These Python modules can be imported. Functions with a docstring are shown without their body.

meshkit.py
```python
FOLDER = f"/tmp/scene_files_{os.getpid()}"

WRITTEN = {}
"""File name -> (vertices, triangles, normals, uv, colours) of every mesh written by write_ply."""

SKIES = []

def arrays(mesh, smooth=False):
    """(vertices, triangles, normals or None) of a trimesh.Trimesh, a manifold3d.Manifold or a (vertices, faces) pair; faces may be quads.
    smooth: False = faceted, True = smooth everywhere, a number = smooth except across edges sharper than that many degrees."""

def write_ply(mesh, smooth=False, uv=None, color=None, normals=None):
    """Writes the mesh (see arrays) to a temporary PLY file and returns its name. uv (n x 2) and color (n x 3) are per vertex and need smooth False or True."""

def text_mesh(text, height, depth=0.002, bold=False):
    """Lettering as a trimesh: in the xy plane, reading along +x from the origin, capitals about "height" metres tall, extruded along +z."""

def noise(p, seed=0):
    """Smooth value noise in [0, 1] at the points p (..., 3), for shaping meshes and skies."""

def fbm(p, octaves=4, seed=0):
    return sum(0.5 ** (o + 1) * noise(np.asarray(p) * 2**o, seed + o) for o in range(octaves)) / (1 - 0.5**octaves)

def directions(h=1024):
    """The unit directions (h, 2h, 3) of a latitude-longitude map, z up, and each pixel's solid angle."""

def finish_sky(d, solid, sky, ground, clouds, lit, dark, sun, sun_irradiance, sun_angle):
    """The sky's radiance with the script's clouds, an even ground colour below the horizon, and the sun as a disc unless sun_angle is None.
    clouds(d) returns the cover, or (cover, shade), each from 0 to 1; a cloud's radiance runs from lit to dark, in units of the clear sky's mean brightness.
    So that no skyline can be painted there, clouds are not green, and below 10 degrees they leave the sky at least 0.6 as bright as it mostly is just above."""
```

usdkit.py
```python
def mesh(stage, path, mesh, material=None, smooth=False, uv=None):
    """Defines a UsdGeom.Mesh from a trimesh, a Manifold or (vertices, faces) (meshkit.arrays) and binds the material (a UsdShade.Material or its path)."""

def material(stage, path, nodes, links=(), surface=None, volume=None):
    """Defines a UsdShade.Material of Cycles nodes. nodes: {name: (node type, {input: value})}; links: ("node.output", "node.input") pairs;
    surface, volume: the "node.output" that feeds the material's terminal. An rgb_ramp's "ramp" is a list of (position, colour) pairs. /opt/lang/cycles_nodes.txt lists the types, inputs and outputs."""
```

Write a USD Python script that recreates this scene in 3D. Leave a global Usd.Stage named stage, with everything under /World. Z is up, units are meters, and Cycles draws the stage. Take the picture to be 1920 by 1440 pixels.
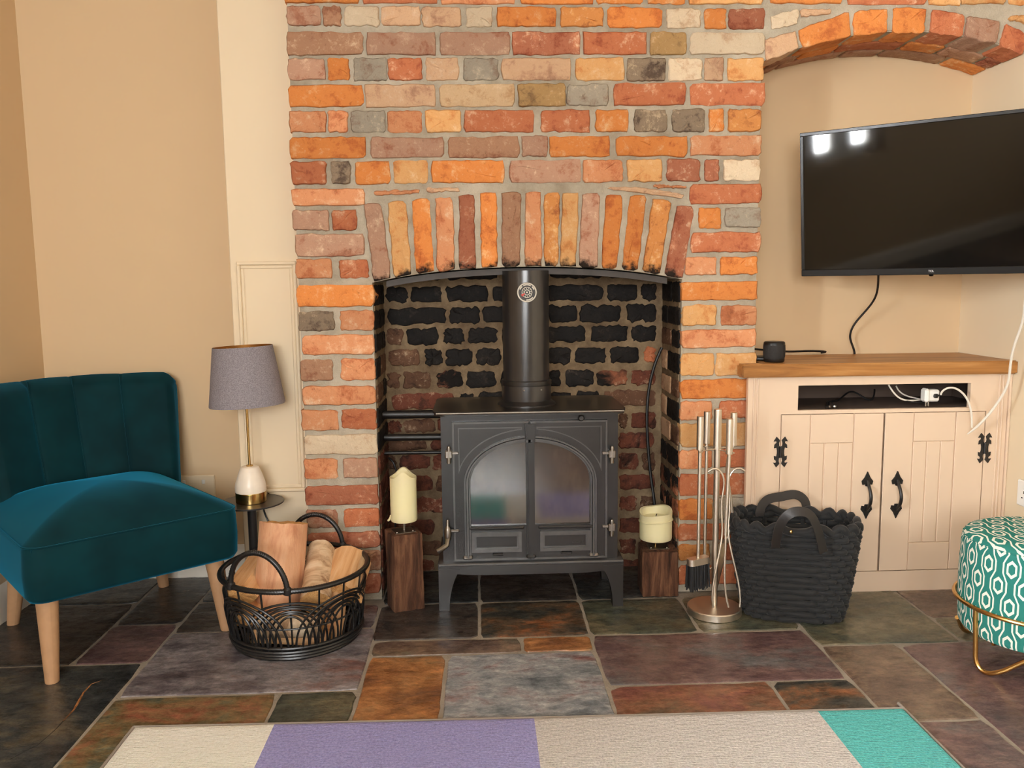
import math, random
import numpy as np, trimesh, usdkit, meshkit
import manifold3d as m3
from shapely.geometry import Polygon, Point, box as sbox
from shapely import affinity
from pxr import Usd, UsdGeom, UsdLux, Gf, Sdf, UsdShade

stage = Usd.Stage.CreateInMemory()
UsdGeom.SetStageUpAxis(stage, 'Z')
UsdGeom.SetStageMetersPerUnit(stage, 1)
UsdGeom.Xform.Define(stage, '/World')
UsdGeom.Scope.Define(stage, '/World/Looks')

# ------------------------------------------------------------------ camera
H = 1.0636
def view_rows(pitch, yaw, roll):
    cy, sy, cp, sp = math.cos(yaw), math.sin(yaw), math.cos(pitch), math.sin(pitch)
    f = np.array([sy*cp, cy*cp, -sp]); r = np.array([cy, -sy, 0.0]); d = np.cross(f, r)
    c, s = math.cos(roll), math.sin(roll)
    return c*r+s*d, -s*r+c*d, f
cam = UsdGeom.Camera.Define(stage, '/World/camera')
r_, d_, f_ = view_rows(*[math.radians(a) for a in (6.944, 2.211, 0.64)])
m = Gf.Matrix4d(1.0)
for i, v in enumerate((r_, -d_, -f_)):
    m.SetRow(i, Gf.Vec4d(*map(float, v), 0))
m.SetRow(3, Gf.Vec4d(0, 0, H, 1))
cam.AddTransformOp().Set(m)
cam.CreateHorizontalApertureAttr(36.0); cam.CreateVerticalApertureAttr(27.0)
cam.CreateFocalLengthAttr(36.0*1550/1920); cam.CreateClippingRangeAttr(Gf.Vec2f(0.02, 60))
cam.CreateExposureAttr(0.12)

# ------------------------------------------------------------------ light: daylight in through the two windows, and the low sun
def rect_light(name, centre, aim, w, h, intensity, color):
    l = UsdLux.RectLight.Define(stage, '/World/' + name)
    l.CreateWidthAttr(w); l.CreateHeightAttr(h); l.CreateIntensityAttr(intensity); l.CreateColorAttr(Gf.Vec3f(*color))
    z = -np.array(aim, float); z /= np.linalg.norm(z)
    x = np.cross([0, 0, 1.0], z); x /= np.linalg.norm(x); y = np.cross(z, x)
    mm = Gf.Matrix4d(1.0)
    for i, v in enumerate((x, y, z)):
        mm.SetRow(i, Gf.Vec4d(*map(float, v), 0))
    mm.SetRow(3, Gf.Vec4d(*map(float, centre), 1))
    l.AddTransformOp().Set(mm)
WIN_REAR = (-1.4, 0.45, 0.85, 2.1)      # x0 x1 z0 z1 on the wall behind the camera
WIN_LEFT = (0.12, 0.72, 0.86, 2.0)     # y0 y1 z0 z1 on the left wall
REAR_Y = -2.2
rect_light('daylight_rear', (-0.475, REAR_Y-0.22, 1.5), (0, 1, 0), 2.05, 1.4, 20.5, (1.0, 1.0, 0.99))
rect_light('daylight_left', (-1.55-0.3, 0.42, 1.48), (1, 0, 0), 0.9, 1.3, 140, (0.93, 0.97, 1.0))
sun = UsdLux.DistantLight.Define(stage, '/World/sun')
sun.CreateIntensityAttr(11.0); sun.CreateAngleAttr(0.53); sun.CreateColorAttr(Gf.Vec3f(1.0, 0.94, 0.85))
def aim_matrix(dirn):
    z = -np.array(dirn, float); z /= np.linalg.norm(z)
    x = np.cross([0, 0, 1.0], z); x /= np.linalg.norm(x); y = np.cross(z, x)
    mm = Gf.Matrix4d(1.0)
    for i, v in enumerate((x, y, z)):
        mm.SetRow(i, Gf.Vec4d(*map(float, v), 0))
    return mm
sun.AddTransformOp().Set(aim_matrix((0.25, 1.86, -1.0)))
sky = UsdLux.DomeLight.Define(stage, '/World/sky')
sky.CreateIntensityAttr(0.6); sky.CreateColorAttr(Gf.Vec3f(0.75, 0.87, 1.0))

# ------------------------------------------------------------------ materials
def S(r, g, b):
    c = np.array([r, g, b], float)/255
    return tuple(np.where(c <= 0.04045, c/12.92, ((c+0.055)/1.055)**2.4))
LOOK = '/World/Looks/'
M = {}
def mat(name, nodes, links, surface='p.BSDF'):
    M[name] = usdkit.material(stage, LOOK+name, nodes, links, surface=surface)
    return M[name]
def plain(name, col, rough=0.5, bump=None, vary=0.0, vscale=20, **kw):
    """principled look with an optional fine bump (scale, strength, distance) and a slight colour variation"""
    n = {'p': ('principled_bsdf', dict(base_color=col, roughness=rough, **kw)), 'g': ('texture_coordinate', {})}
    l = []
    if vary:
        n['vn'] = ('noise_texture', dict(scale=vscale, detail=5.0, roughness=0.6))
        lo = tuple(c*(1-vary) for c in col); hi = tuple(min(1, c*(1+vary)) for c in col)
        n['vr'] = ('rgb_ramp', dict(ramp=[(0.3, lo), (0.7, hi)]))
        l += [('g.object', 'vn.vector'), ('vn.fac', 'vr.fac'), ('vr.color', 'p.base_color')]
    if bump:
        n['bn'] = ('noise_texture', dict(scale=bump[0], detail=2.0, roughness=0.6))
        n['b'] = ('bump', dict(strength=bump[1], distance=bump[2]))
        l += [('g.object', 'bn.vector'), ('bn.fac', 'b.height'), ('b.normal', 'p.normal')]
    return mat(name, n, l)

def brick_look(name, a, b, c, lime=0.35, soot=0.0, rough=0.85, foot=False):
    """fired clay: three clay tones in blotches, lime and sand specks, dark pits; every brick differs a little in value"""
    n = {'g': ('geometry', {}), 'oi': ('object_info', {}),
         'off': ('vector_math', dict(math_type='scale', vector1=(13.0, 7.0, 19.0))), 'pos': ('vector_math', dict(math_type='add')),
         'n1': ('noise_texture', dict(scale=12.0, detail=6.0, roughness=0.74, distortion=0.15)),
         'r1': ('rgb_ramp', dict(ramp=[(0.26, tuple(x*0.7 for x in c)), (0.38, c), (0.47, a), (0.55, a), (0.68, b), (0.8, S(216, 190, 160))])),
         'n2': ('noise_texture', dict(scale=75.0, detail=3.0, roughness=0.7)),
         'nm': ('math', dict(math_type='multiply')),
         'r2': ('rgb_ramp', dict(ramp=[(0.30, (0, 0, 0)), (0.42, (lime, lime, lime))])),
         'mx': ('mix_color', dict(b=S(226, 200, 168))),
         'r3': ('rgb_ramp', dict(ramp=[(0.27, (0.35, 0.3, 0.26)), (0.38, (1, 1, 1))])),
         'mu': ('mix_color', dict(blend_type='multiply', fac=0.45)),
         'hv': ('hsv', dict(hue=0.5, saturation=1.0)), 'mr': ('map_range', dict(to_min=0.84, to_max=1.14)),
         'bn': ('noise_texture', dict(scale=48.0, detail=4.0, roughness=0.72)),
         'bp': ('bump', dict(strength=0.75, distance=0.006)),
         'p': ('principled_bsdf', dict(roughness=rough, specular_ior_level=0.25))}
    l = [('oi.random', 'off.scale'), ('g.position', 'pos.vector1'), ('off.vector', 'pos.vector2'),
         ('pos.vector', 'n1.vector'), ('pos.vector', 'n2.vector'), ('pos.vector', 'bn.vector'),
         ('n1.fac', 'r1.fac'), ('n2.fac', 'nm.value1'), ('n1.fac', 'nm.value2'), ('nm.value', 'r2.fac'), ('r2.color', 'mx.fac'), ('r1.color', 'mx.a'),
         ('mx.result', 'mu.a'), ('bn.fac', 'r3.fac'), ('r3.color', 'mu.b'), ('oi.random', 'mr.value'), ('mr.result', 'hv.value'),
         ('mu.result', 'hv.color'), ('bn.fac', 'bp.height'), ('bp.normal', 'p.normal')]
    out = 'hv.color'
    if soot:
        n['sn'] = ('noise_texture', dict(scale=7.0, detail=6.0, roughness=0.6, distortion=0.8))
        n['sr'] = ('rgb_ramp', dict(ramp=[(soot-0.05, (1, 1, 1)), (soot+0.05, (0, 0, 0))]))
        n['sm'] = ('mix_color', dict(b=S(30, 25, 22)))
        l += [('pos.vector', 'sn.vector'), ('sn.fac', 'sr.fac'), ('sr.color', 'sm.fac'), (out, 'sm.a')]
        out = 'sm.result'
    if foot:                                        # smoke stain along the lower edge of the arch
        n['fx'] = ('separate_xyz', {}); n['fn'] = ('noise_texture', dict(scale=22.0, detail=6.0, roughness=0.65))
        n['fm'] = ('math', dict(math_type='multiply_add', value2=-0.13)); n['fr'] = ('map_range', dict(from_min=1.052, from_max=1.076, to_min=1.0, to_max=0.0, clamp=True))
        n['f1'] = ('math', dict(math_type='subtract', value2=0.162)); n['f2'] = ('math', dict(math_type='multiply')); n['f3'] = ('math', dict(math_type='multiply_add', value2=0.16))
        n['fc'] = ('mix_color', dict(b=S(38, 28, 22)))
        l += [('g.position', 'fx.vector'), ('g.position', 'fn.vector'), ('fn.fac', 'fm.value1'), ('fx.x', 'f1.value1'), ('f1.value', 'f2.value1'), ('f1.value', 'f2.value2'), ('f2.value', 'f3.value1'), ('fx.z', 'f3.value3'), ('f3.value', 'fm.value3'), ('fm.value', 'fr.value'), ('fr.result', 'fc.fac'), (out, 'fc.a')]
        out = 'fc.result'
    l.append((out, 'p.base_color'))
    return mat(name, n, l)
CLAY = dict(
    orange=(S(217, 136, 72), S(228, 172, 118), S(194, 110, 58), 0.35), pink_orange=(S(211, 146, 104), S(224, 178, 142), S(190, 116, 78), 0.5),
    amber=(S(200, 134, 76), S(220, 166, 106), S(160, 96, 56), 0.45), tan=(S(216, 164, 108), S(226, 186, 138), S(204, 138, 82), 0.35),
    red=(S(188, 114, 78), S(214, 154, 118), S(164, 90, 62), 0.5), dark_red=(S(164, 102, 76), S(194, 130, 98), S(140, 76, 54), 0.5),
    mauve=(S(182, 142, 118), S(204, 168, 142), S(164, 112, 88), 0.55), brown=(S(172, 130, 102), S(196, 158, 128), S(148, 100, 76), 0.6),
    pale_pink=(S(206, 168, 134), S(208, 178, 150), S(182, 140, 112), 0.45), cream=(S(214, 194, 166), S(224, 206, 180), S(198, 168, 138), 0.3),
    sand=(S(198, 168, 132), S(208, 182, 148), S(180, 144, 106), 0.4), grey=(S(158, 148, 132), S(180, 168, 150), S(140, 120, 104), 0.5),
    charred=(S(140, 122, 102), S(190, 168, 138), S(94, 78, 66), 0.6), olive=(S(170, 136, 90), S(190, 152, 104), S(140, 110, 76), 0.4))
for k, (a_, b_, c_, l_) in CLAY.items():
    brick_look('brick_'+k, a_, b_, c_, l_)
    if k in ('orange', 'pink_orange', 'amber', 'tan', 'red', 'dark_red', 'mauve', 'brown'): brick_look('brick_'+k+'_charred_foot', a_, b_, c_, l_, foot=True)
brick_look('brick_soot', S(30, 26, 24), S(42, 35, 31), S(22, 19, 18), 0.04, rough=0.7)
brick_look('brick_half_soot', S(160, 100, 72), S(188, 148, 116), S(126, 80, 60), 0.4, soot=0.54)
brick_look('brick_hearth_brown', S(104, 74, 56), S(134, 102, 78), S(76, 52, 40), 0.4, soot=0.36)
brick_look('brick_hearth_red', S(112, 64, 48), S(138, 88, 66), S(80, 48, 38), 0.35, soot=0.38)
BR = dict(O='brick_orange', P='brick_pink_orange', A='brick_amber', T='brick_tan', R='brick_red', S='brick_dark_red', M='brick_mauve', N='brick_brown',
          L='brick_pale_pink', C='brick_cream', Q='brick_sand', G='brick_grey', D='brick_charred', B='brick_olive', K='brick_soot', J='brick_half_soot',
          I='brick_hearth_brown', H='brick_hearth_red')
def mortar_look(name, a, b, c, soot=False):
    n = {'g': ('geometry', {}), 'n1': ('noise_texture', dict(scale=6.0, detail=5.0, roughness=0.7)),
         'r1': ('rgb_ramp', dict(ramp=[(0.3, c), (0.5, a), (0.7, b)])),
         'bn': ('noise_texture', dict(scale=110.0, detail=3.0, roughness=0.75)), 'bp': ('bump', dict(strength=0.7, distance=0.005)),
         'p': ('principled_bsdf', dict(roughness=0.95, specular_ior_level=0.15))}
    l = [('g.position', 'n1.vector'), ('g.position', 'bn.vector'), ('n1.fac', 'r1.fac'), ('bn.fac', 'bp.height'), ('bp.normal', 'p.normal'), ('r1.color', 'p.base_color')]
    mat(name, n, l)
mortar_look('mortar_grey', S(176, 166, 148), S(196, 186, 168), S(152, 140, 122))
mortar_look('mortar_smoked', S(130, 110, 86), S(164, 142, 112), S(90, 72, 56))
def slate_look(name, a, b, c, d, scale=3.5, rough=0.27):
    n = {'g': ('geometry', {}), 'oi': ('object_info', {}), 'off': ('vector_math', dict(math_type='scale', vector1=(23.0, 11.0, 5.0))), 'pos': ('vector_math', dict(math_type='add')),
         'mp': ('mapping', dict(scale=(1.0, 1.7, 1.0))),
         'n1': ('noise_texture', dict(scale=scale, detail=8.0, roughness=0.7, distortion=0.35)),
         'r1': ('rgb_ramp', dict(ramp=[(0.3, a), (0.44, b), (0.53, c), (0.66, d)])),
         'n2': ('noise_texture', dict(scale=19.0, detail=6.0, roughness=0.8, distortion=0.2)),
         'r2': ('rgb_ramp', dict(ramp=[(0.3, (0.6, 0.6, 0.6)), (0.48, (0.95, 0.95, 0.95)), (0.6, (1.35, 1.33, 1.3)), (0.72, (2.4, 2.35, 2.25))])),
         'mu': ('mix_color', dict(blend_type='multiply', fac=0.9, use_clamp_result=False)),
         'n3': ('noise_texture', dict(scale=6.0, detail=5.0, roughness=0.66)), 'bp': ('bump', dict(strength=0.6, distance=0.01)),
         'rr': ('map_range', dict(from_min=0.3, from_max=0.7, to_min=rough-0.1, to_max=rough+0.16)),
         'p': ('principled_bsdf', dict(specular_ior_level=0.5))}
    l = [('oi.random', 'off.scale'), ('g.position', 'pos.vector1'), ('off.vector', 'pos.vector2'), ('pos.vector', 'mp.vector'),
         ('mp.vector', 'n1.vector'), ('mp.vector', 'n2.vector'), ('mp.vector', 'n3.vector'), ('n1.fac', 'r1.fac'), ('n2.fac', 'r2.fac'), ('r1.color', 'mu.a'), ('r2.color', 'mu.b'),
         ('mu.result', 'p.base_color'), ('n3.fac', 'bp.height'), ('bp.normal', 'p.normal'), ('n2.fac', 'rr.value'), ('rr.result', 'p.roughness')]
    mat(name, n, l)
slate_look('slate_dark', S(32, 32, 33), S(50, 48, 47), S(66, 58, 54), S(86, 82, 78))
slate_look('slate_black', S(30, 32, 34), S(44, 46, 47), S(58, 60, 60), S(92, 84, 68))
slate_look('slate_green', S(52, 58, 52), S(70, 74, 64), S(92, 88, 70), S(120, 110, 88))
slate_look('slate_purple', S(68, 52, 54), S(92, 70, 70), S(110, 86, 82), S(98, 96, 96))
slate_look('slate_lilac', S(72, 64, 68), S(98, 90, 94), S(134, 128, 130), S(112, 78, 72), 4.0)
slate_look('slate_grey', S(82, 86, 92), S(122, 126, 130), S(152, 152, 154), S(112, 74, 72), 5.0)
slate_look('slate_orange', S(98, 64, 44), S(140, 92, 54), S(166, 116, 72), S(104, 88, 64), 4.5)
slate_look('slate_red', S(92, 58, 50), S(118, 72, 62), S(130, 88, 66), S(96, 82, 66), 4.5)
slate_look('slate_rust', S(40, 42, 42), S(58, 58, 54), S(92, 74, 58), S(150, 94, 60), 5.5)
slate_look('slate_moss', S(60, 68, 60), S(84, 88, 74), S(118, 100, 68), S(140, 82, 62), 5.0)
slate_look('slate_brown', S(76, 62, 56), S(96, 78, 68), S(116, 96, 80), S(92, 90, 76), 4.0)
plain('grout', S(150, 140, 126), 0.95, bump=(120, 0.6, 0.003), vary=0.2, vscale=9)
plain('wall_tan', S(218, 190, 152), 0.85)
plain('wall_cream', S(233, 214, 183), 0.7)
plain('ceiling_white', S(244, 238, 226), 0.9)
plain('white_gloss', S(238, 230, 216), 0.35)
plain('cabinet_paint', S(229, 203, 177), 0.45, vary=0.01, vscale=5)
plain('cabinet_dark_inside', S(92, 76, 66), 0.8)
plain('black_iron', S(26, 23, 22), 0.42, bump=(160, 0.35, 0.001), specular_ior_level=0.6)
plain('black_cable', S(20, 19, 19), 0.45)
plain('white_cable', S(232, 224, 210), 0.45)
plain('white_plastic', S(240, 238, 232), 0.3)
plain('stove_iron', S(36, 34, 33), 0.3, bump=(220, 0.3, 0.0008), vary=0.18, vscale=11, specular_ior_level=0.7)
plain('stove_iron_worn', S(78, 77, 77), 0.26, specular_ior_level=0.9, vary=0.15, vscale=30)
plain('stove_iron_dark', S(40, 38, 38), 0.5, vary=0.2, vscale=14)
plain('pipe_enamel', S(44, 42, 42), 0.24, bump=(40, 0.06, 0.001), vary=0.2, vscale=9, specular_ior_level=0.75)
plain('worn_steel', S(150, 144, 136), 0.35, metallic=1.0)
plain('brushed_steel', S(228, 216, 200), 0.4, metallic=1.0)
plain('lintel_steel', S(74, 68, 64), 0.6, bump=(60, 0.3, 0.001), vary=0.2)
plain('brass', S(206, 172, 110), 0.22, metallic=1.0)
plain('gold_tube', S(212, 166, 98), 0.28, metallic=1.0)
plain('shade_lining', S(196, 140, 74), 0.35, metallic=0.8)
plain('marble', S(240, 228, 212), 0.3, vary=0.05, vscale=18, specular_ior_level=0.5)
plain('beech', S(186, 144, 106), 0.5, vary=0.07, vscale=30)
plain('table_black', S(44, 42, 42), 0.32)
plain('wax', S(250, 238, 184), 0.45, subsurface_weight=0.25, subsurface_scale=0.02, subsurface_radius=(1.0, 0.8, 0.4))
plain('wick', S(40, 34, 30), 0.9)
plain('rope_black', S(26, 26, 27), 0.8, bump=(400, 0.3, 0.001), vary=0.2, vscale=60, sheen_weight=0.12)
plain('leather_black', S(40, 36, 35), 0.42, bump=(180, 0.3, 0.001))
plain('rattan_black', S(24, 24, 25), 0.35, vary=0.2, vscale=60, specular_ior_level=0.6)
plain('bristle', S(24, 24, 26), 0.6)
plain('tv_black', S(12, 12, 12), 0.28)
plain('logo_white', S(225, 225, 225), 0.5)
plain('red_paint', S(190, 60, 50), 0.5)
plain('dial_cream', S(196, 188, 172), 0.45)
plain('dial_dark', S(58, 52, 48), 0.5)
plain('dark_void', S(16, 14, 13), 0.9)
mat('tv_glass', {'p': ('principled_bsdf', dict(base_color=S(8, 8, 8), roughness=0.045, specular_ior_level=0.5))}, [])
plain('speaker_cloth', S(40, 38, 37), 0.8, bump=(500, 0.5, 0.001))
plain('speaker_band', S(22, 22, 22), 0.35)
# teal velvet: dark pile with a broad sheen
mat('velvet_teal', {'g': ('texture_coordinate', {}), 'n': ('noise_texture', dict(scale=9.0, detail=4.0)),
                    'r': ('rgb_ramp', dict(ramp=[(0.35, S(5, 38, 43)), (0.65, S(6, 50, 56))])),
                    'bn': ('noise_texture', dict(scale=420.0, detail=2.0)), 'b': ('bump', dict(strength=0.15, distance=0.001)),
                    'p': ('principled_bsdf', dict(roughness=0.75, specular_ior_level=0.12, sheen_weight=0.8, sheen_roughness=0.4, sheen_tint=S(40, 165, 215)))},
    [('g.object', 'n.vector'), ('n.fac', 'r.fac'), ('r.color', 'p.base_color'), ('g.object', 'bn.vector'), ('bn.fac', 'b.height'), ('b.normal', 'p.normal')])
# grey lamp linen
mat('shade_linen', {'g': ('texture_coordinate', {}), 'n': ('noise_texture', dict(scale=320.0, detail=3.0)),
                    'r': ('rgb_ramp', dict(ramp=[(0.3, S(118, 112, 118)), (0.7, S(156, 150, 156))])),
                    'p': ('principled_bsdf', dict(roughness=0.85, specular_ior_level=0.2))},
    [('g.object', 'n.vector'), ('n.fac', 'r.fac'), ('r.color', 'p.base_color')])
# smoked stove glass
mat('smoked_glass', {'g': ('texture_coordinate', {}), 'n': ('noise_texture', dict(scale=16.0, detail=7.0, roughness=0.65)), 'mp': ('mapping', dict(scale=(1.0, 1.0, 0.45))),
                     'r': ('rgb_ramp', dict(ramp=[(0.3, S(28, 23, 19)), (0.5, S(52, 44, 36)), (0.72, S(80, 69, 57))])),
                     'p': ('principled_bsdf', dict(roughness=0.09, ior=2.5)),
                     't': ('transparent_bsdf', dict(color=(0.5, 0.42, 0.34))), 'mx': ('mix_closure', dict(fac=0.9))},
    [('g.object', 'mp.vector'), ('mp.vector', 'n.vector'), ('n.fac', 'r.fac'), ('r.color', 'p.base_color'), ('t.BSDF', 'mx.closure1'), ('p.BSDF', 'mx.closure2')], surface='mx.closure')
mat('pane_glass', {'t': ('transparent_bsdf', {}), 'gl': ('glossy_bsdf', dict(roughness=0.02)), 'f': ('fresnel', dict(IOR=1.45)), 'mx': ('mix_closure', {})},
    [('f.fac', 'mx.fac'), ('t.BSDF', 'mx.closure1'), ('gl.BSDF', 'mx.closure2')], surface='mx.closure')
def wood_look(name, a, b, c, axis, scale=9.0, stretch=0.08, rough=0.5, bump=0.2):
    sc = [1.0, 1.0, 1.0]; sc[axis] = stretch
    mat(name, {'g': ('texture_coordinate', {}), 'oi': ('object_info', {}), 'off': ('vector_math', dict(math_type='scale', vector1=(5.0, 9.0, 7.0))), 'ad': ('vector_math', dict(math_type='add')),
               'mp': ('mapping', dict(scale=tuple(sc))), 'n': ('noise_texture', dict(scale=scale, detail=8.0, roughness=0.62, distortion=1.5)),
               'r': ('rgb_ramp', dict(ramp=[(0.3, a), (0.5, b), (0.7, c)])), 'n2': ('noise_texture', dict(scale=scale*9, detail=5.0, roughness=0.7)),
               'b': ('bump', dict(strength=bump, distance=0.006)), 'p': ('principled_bsdf', dict(roughness=rough, specular_ior_level=0.3))},
        [('oi.random', 'off.scale'), ('g.object', 'ad.vector1'), ('off.vector', 'ad.vector2'), ('ad.vector', 'mp.vector'), ('mp.vector', 'n.vector'), ('mp.vector', 'n2.vector'),
         ('n.fac', 'r.fac'), ('r.color', 'p.base_color'), ('n2.fac', 'b.height'), ('b.normal', 'p.normal')])
wood_look('oak_top', S(128, 82, 42), S(172, 118, 64), S(198, 146, 88), 0, 14.0, 0.09, 0.38, 0.12)
wood_look('oak_end', S(140, 84, 40), S(176, 114, 58), S(196, 136, 76), 2, 20.0, 0.5, 0.5, 0.2)
wood_look('log_split', S(208, 146, 94), S(230, 180, 130), S(240, 204, 158), 2, 22.0, 0.07, 0.75, 0.5)
wood_look('log_end', S(216, 158, 96), S(230, 178, 116), S(196, 132, 76), 2, 45.0, 1.0, 0.85, 0.8)
wood_look('bark_smooth', S(188, 124, 90), S(218, 164, 126), S(228, 184, 148), 2, 12.0, 0.25, 0.65, 0.35)
wood_look('bark_birch', S(240, 222, 196), S(226, 196, 160), S(160, 112, 78), 0, 18.0, 0.2, 0.7, 0.5)
wood_look('beam_weathered', S(36, 26, 21), S(100, 66, 48), S(146, 106, 78), 2, 24.0, 0.1, 0.9, 1.0)
def rug_look(name, a, b):
    mat(name, {'g': ('geometry', {}), 'n': ('noise_texture', dict(scale=160.0, detail=3.0, roughness=0.7)), 'r': ('rgb_ramp', dict(ramp=[(0.3, a), (0.68, b)])),
               'w': ('wave_texture', dict(bands_direction='y', scale=80.0, distortion=1.3, detail=2.0, detail_scale=1.4)), 'v': ('voronoi_texture', dict(scale=190.0)),
               'ad': ('math', dict(math_type='add')), 'b': ('bump', dict(strength=0.6, distance=0.0045)),
               'p': ('principled_bsdf', dict(roughness=0.95, specular_ior_level=0.05, sheen_weight=0.15))},
        [('g.position', 'n.vector'), ('g.position', 'w.vector'), ('g.position', 'v.vector'), ('n.fac', 'r.fac'), ('r.color', 'p.base_color'), ('w.fac', 'ad.value1'), ('v.distance', 'ad.value2'),
         ('ad.value', 'b.height'), ('b.normal', 'p.normal')])
rug_look('pile_cream', S(238, 231, 218), S(254, 250, 242))
rug_look('pile_purple', S(134, 128, 188), S(176, 170, 222))
rug_look('pile_grey', S(184, 175, 170), S(228, 219, 213))
rug_look('pile_teal', S(56, 168, 168), S(104, 206, 202))
plain('rug_binding', S(150, 140, 130), 0.9, bump=(300, 0.4, 0.002))
# hexagon print of the pouffe: two interleaved lattices of hexagon cells, white rings and white cell borders on teal
def hex_print(name, around):
    n, l = {'tc': ('texture_coordinate', {}), 'sx': ('separate_xyz', {})}, [('tc.object', 'sx.vector')]
    k = [0]
    def op(t, a, b=None, c=None):
        k[0] += 1; nm = f'm{k[0]}'; inp = dict(math_type=t)
        for key, v in (('value1', a), ('value2', b), ('value3', c)):
            if isinstance(v, str): l.append((v, f'{nm}.{key}'))
            elif v is not None: inp[key] = float(v)
        n[nm] = ('math', inp); return nm + '.value'
    if around:
        u = op('multiply', op('arctan2', 'sx.y', 'sx.x'), 20.0/(2*math.pi)); v = op('multiply', 'sx.z', 1/0.102)
    else:
        u = op('multiply', 'sx.x', 1/0.062); v = op('multiply', 'sx.y', 1/0.102)
    ds = []
    for o in (0.0, 0.5):
        a = op('absolute', op('subtract', op('fraction', op('add', u, 50+o)), 0.5)); b = op('absolute', op('subtract', op('fraction', op('add', v, 50+o)), 0.5))
        ds.append(op('maximum', op('multiply', a, 1/0.205), op('add', op('multiply', b, 1/0.245), op('multiply', a, 0.48/0.205))))
        if o == 0.0:                                # the zigzag line between two columns of hexagons
            z = op('minimum', op('maximum', op('multiply', op('subtract', 1.0, op('multiply', b, 4.0)), 2.1), -1.0), 1.0)
            line = op('less_than', op('absolute', op('subtract', a, op('add', 0.25, op('multiply', z, 0.085)))), 0.036)
    d = op('minimum', ds[0], ds[1])
    w = op('maximum', op('multiply', op('greater_than', d, 0.62), op('less_than', d, 1.0)), line)
    n['mx'] = ('mix_color', dict(a=S(52, 128, 118), b=S(236, 234, 220))); l.append((w, 'mx.fac'))
    n['bn'] = ('noise_texture', dict(scale=420.0, detail=2.0)); n['b'] = ('bump', dict(strength=0.3, distance=0.001))
    n['p'] = ('principled_bsdf', dict(roughness=0.9, specular_ior_level=0.1))
    l += [('mx.result', 'p.base_color'), ('tc.object', 'bn.vector'), ('bn.fac', 'b.height'), ('b.normal', 'p.normal')]
    mat(name, n, l)
hex_print('hex_fabric_side', True); hex_print('hex_fabric_top', False)

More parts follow.
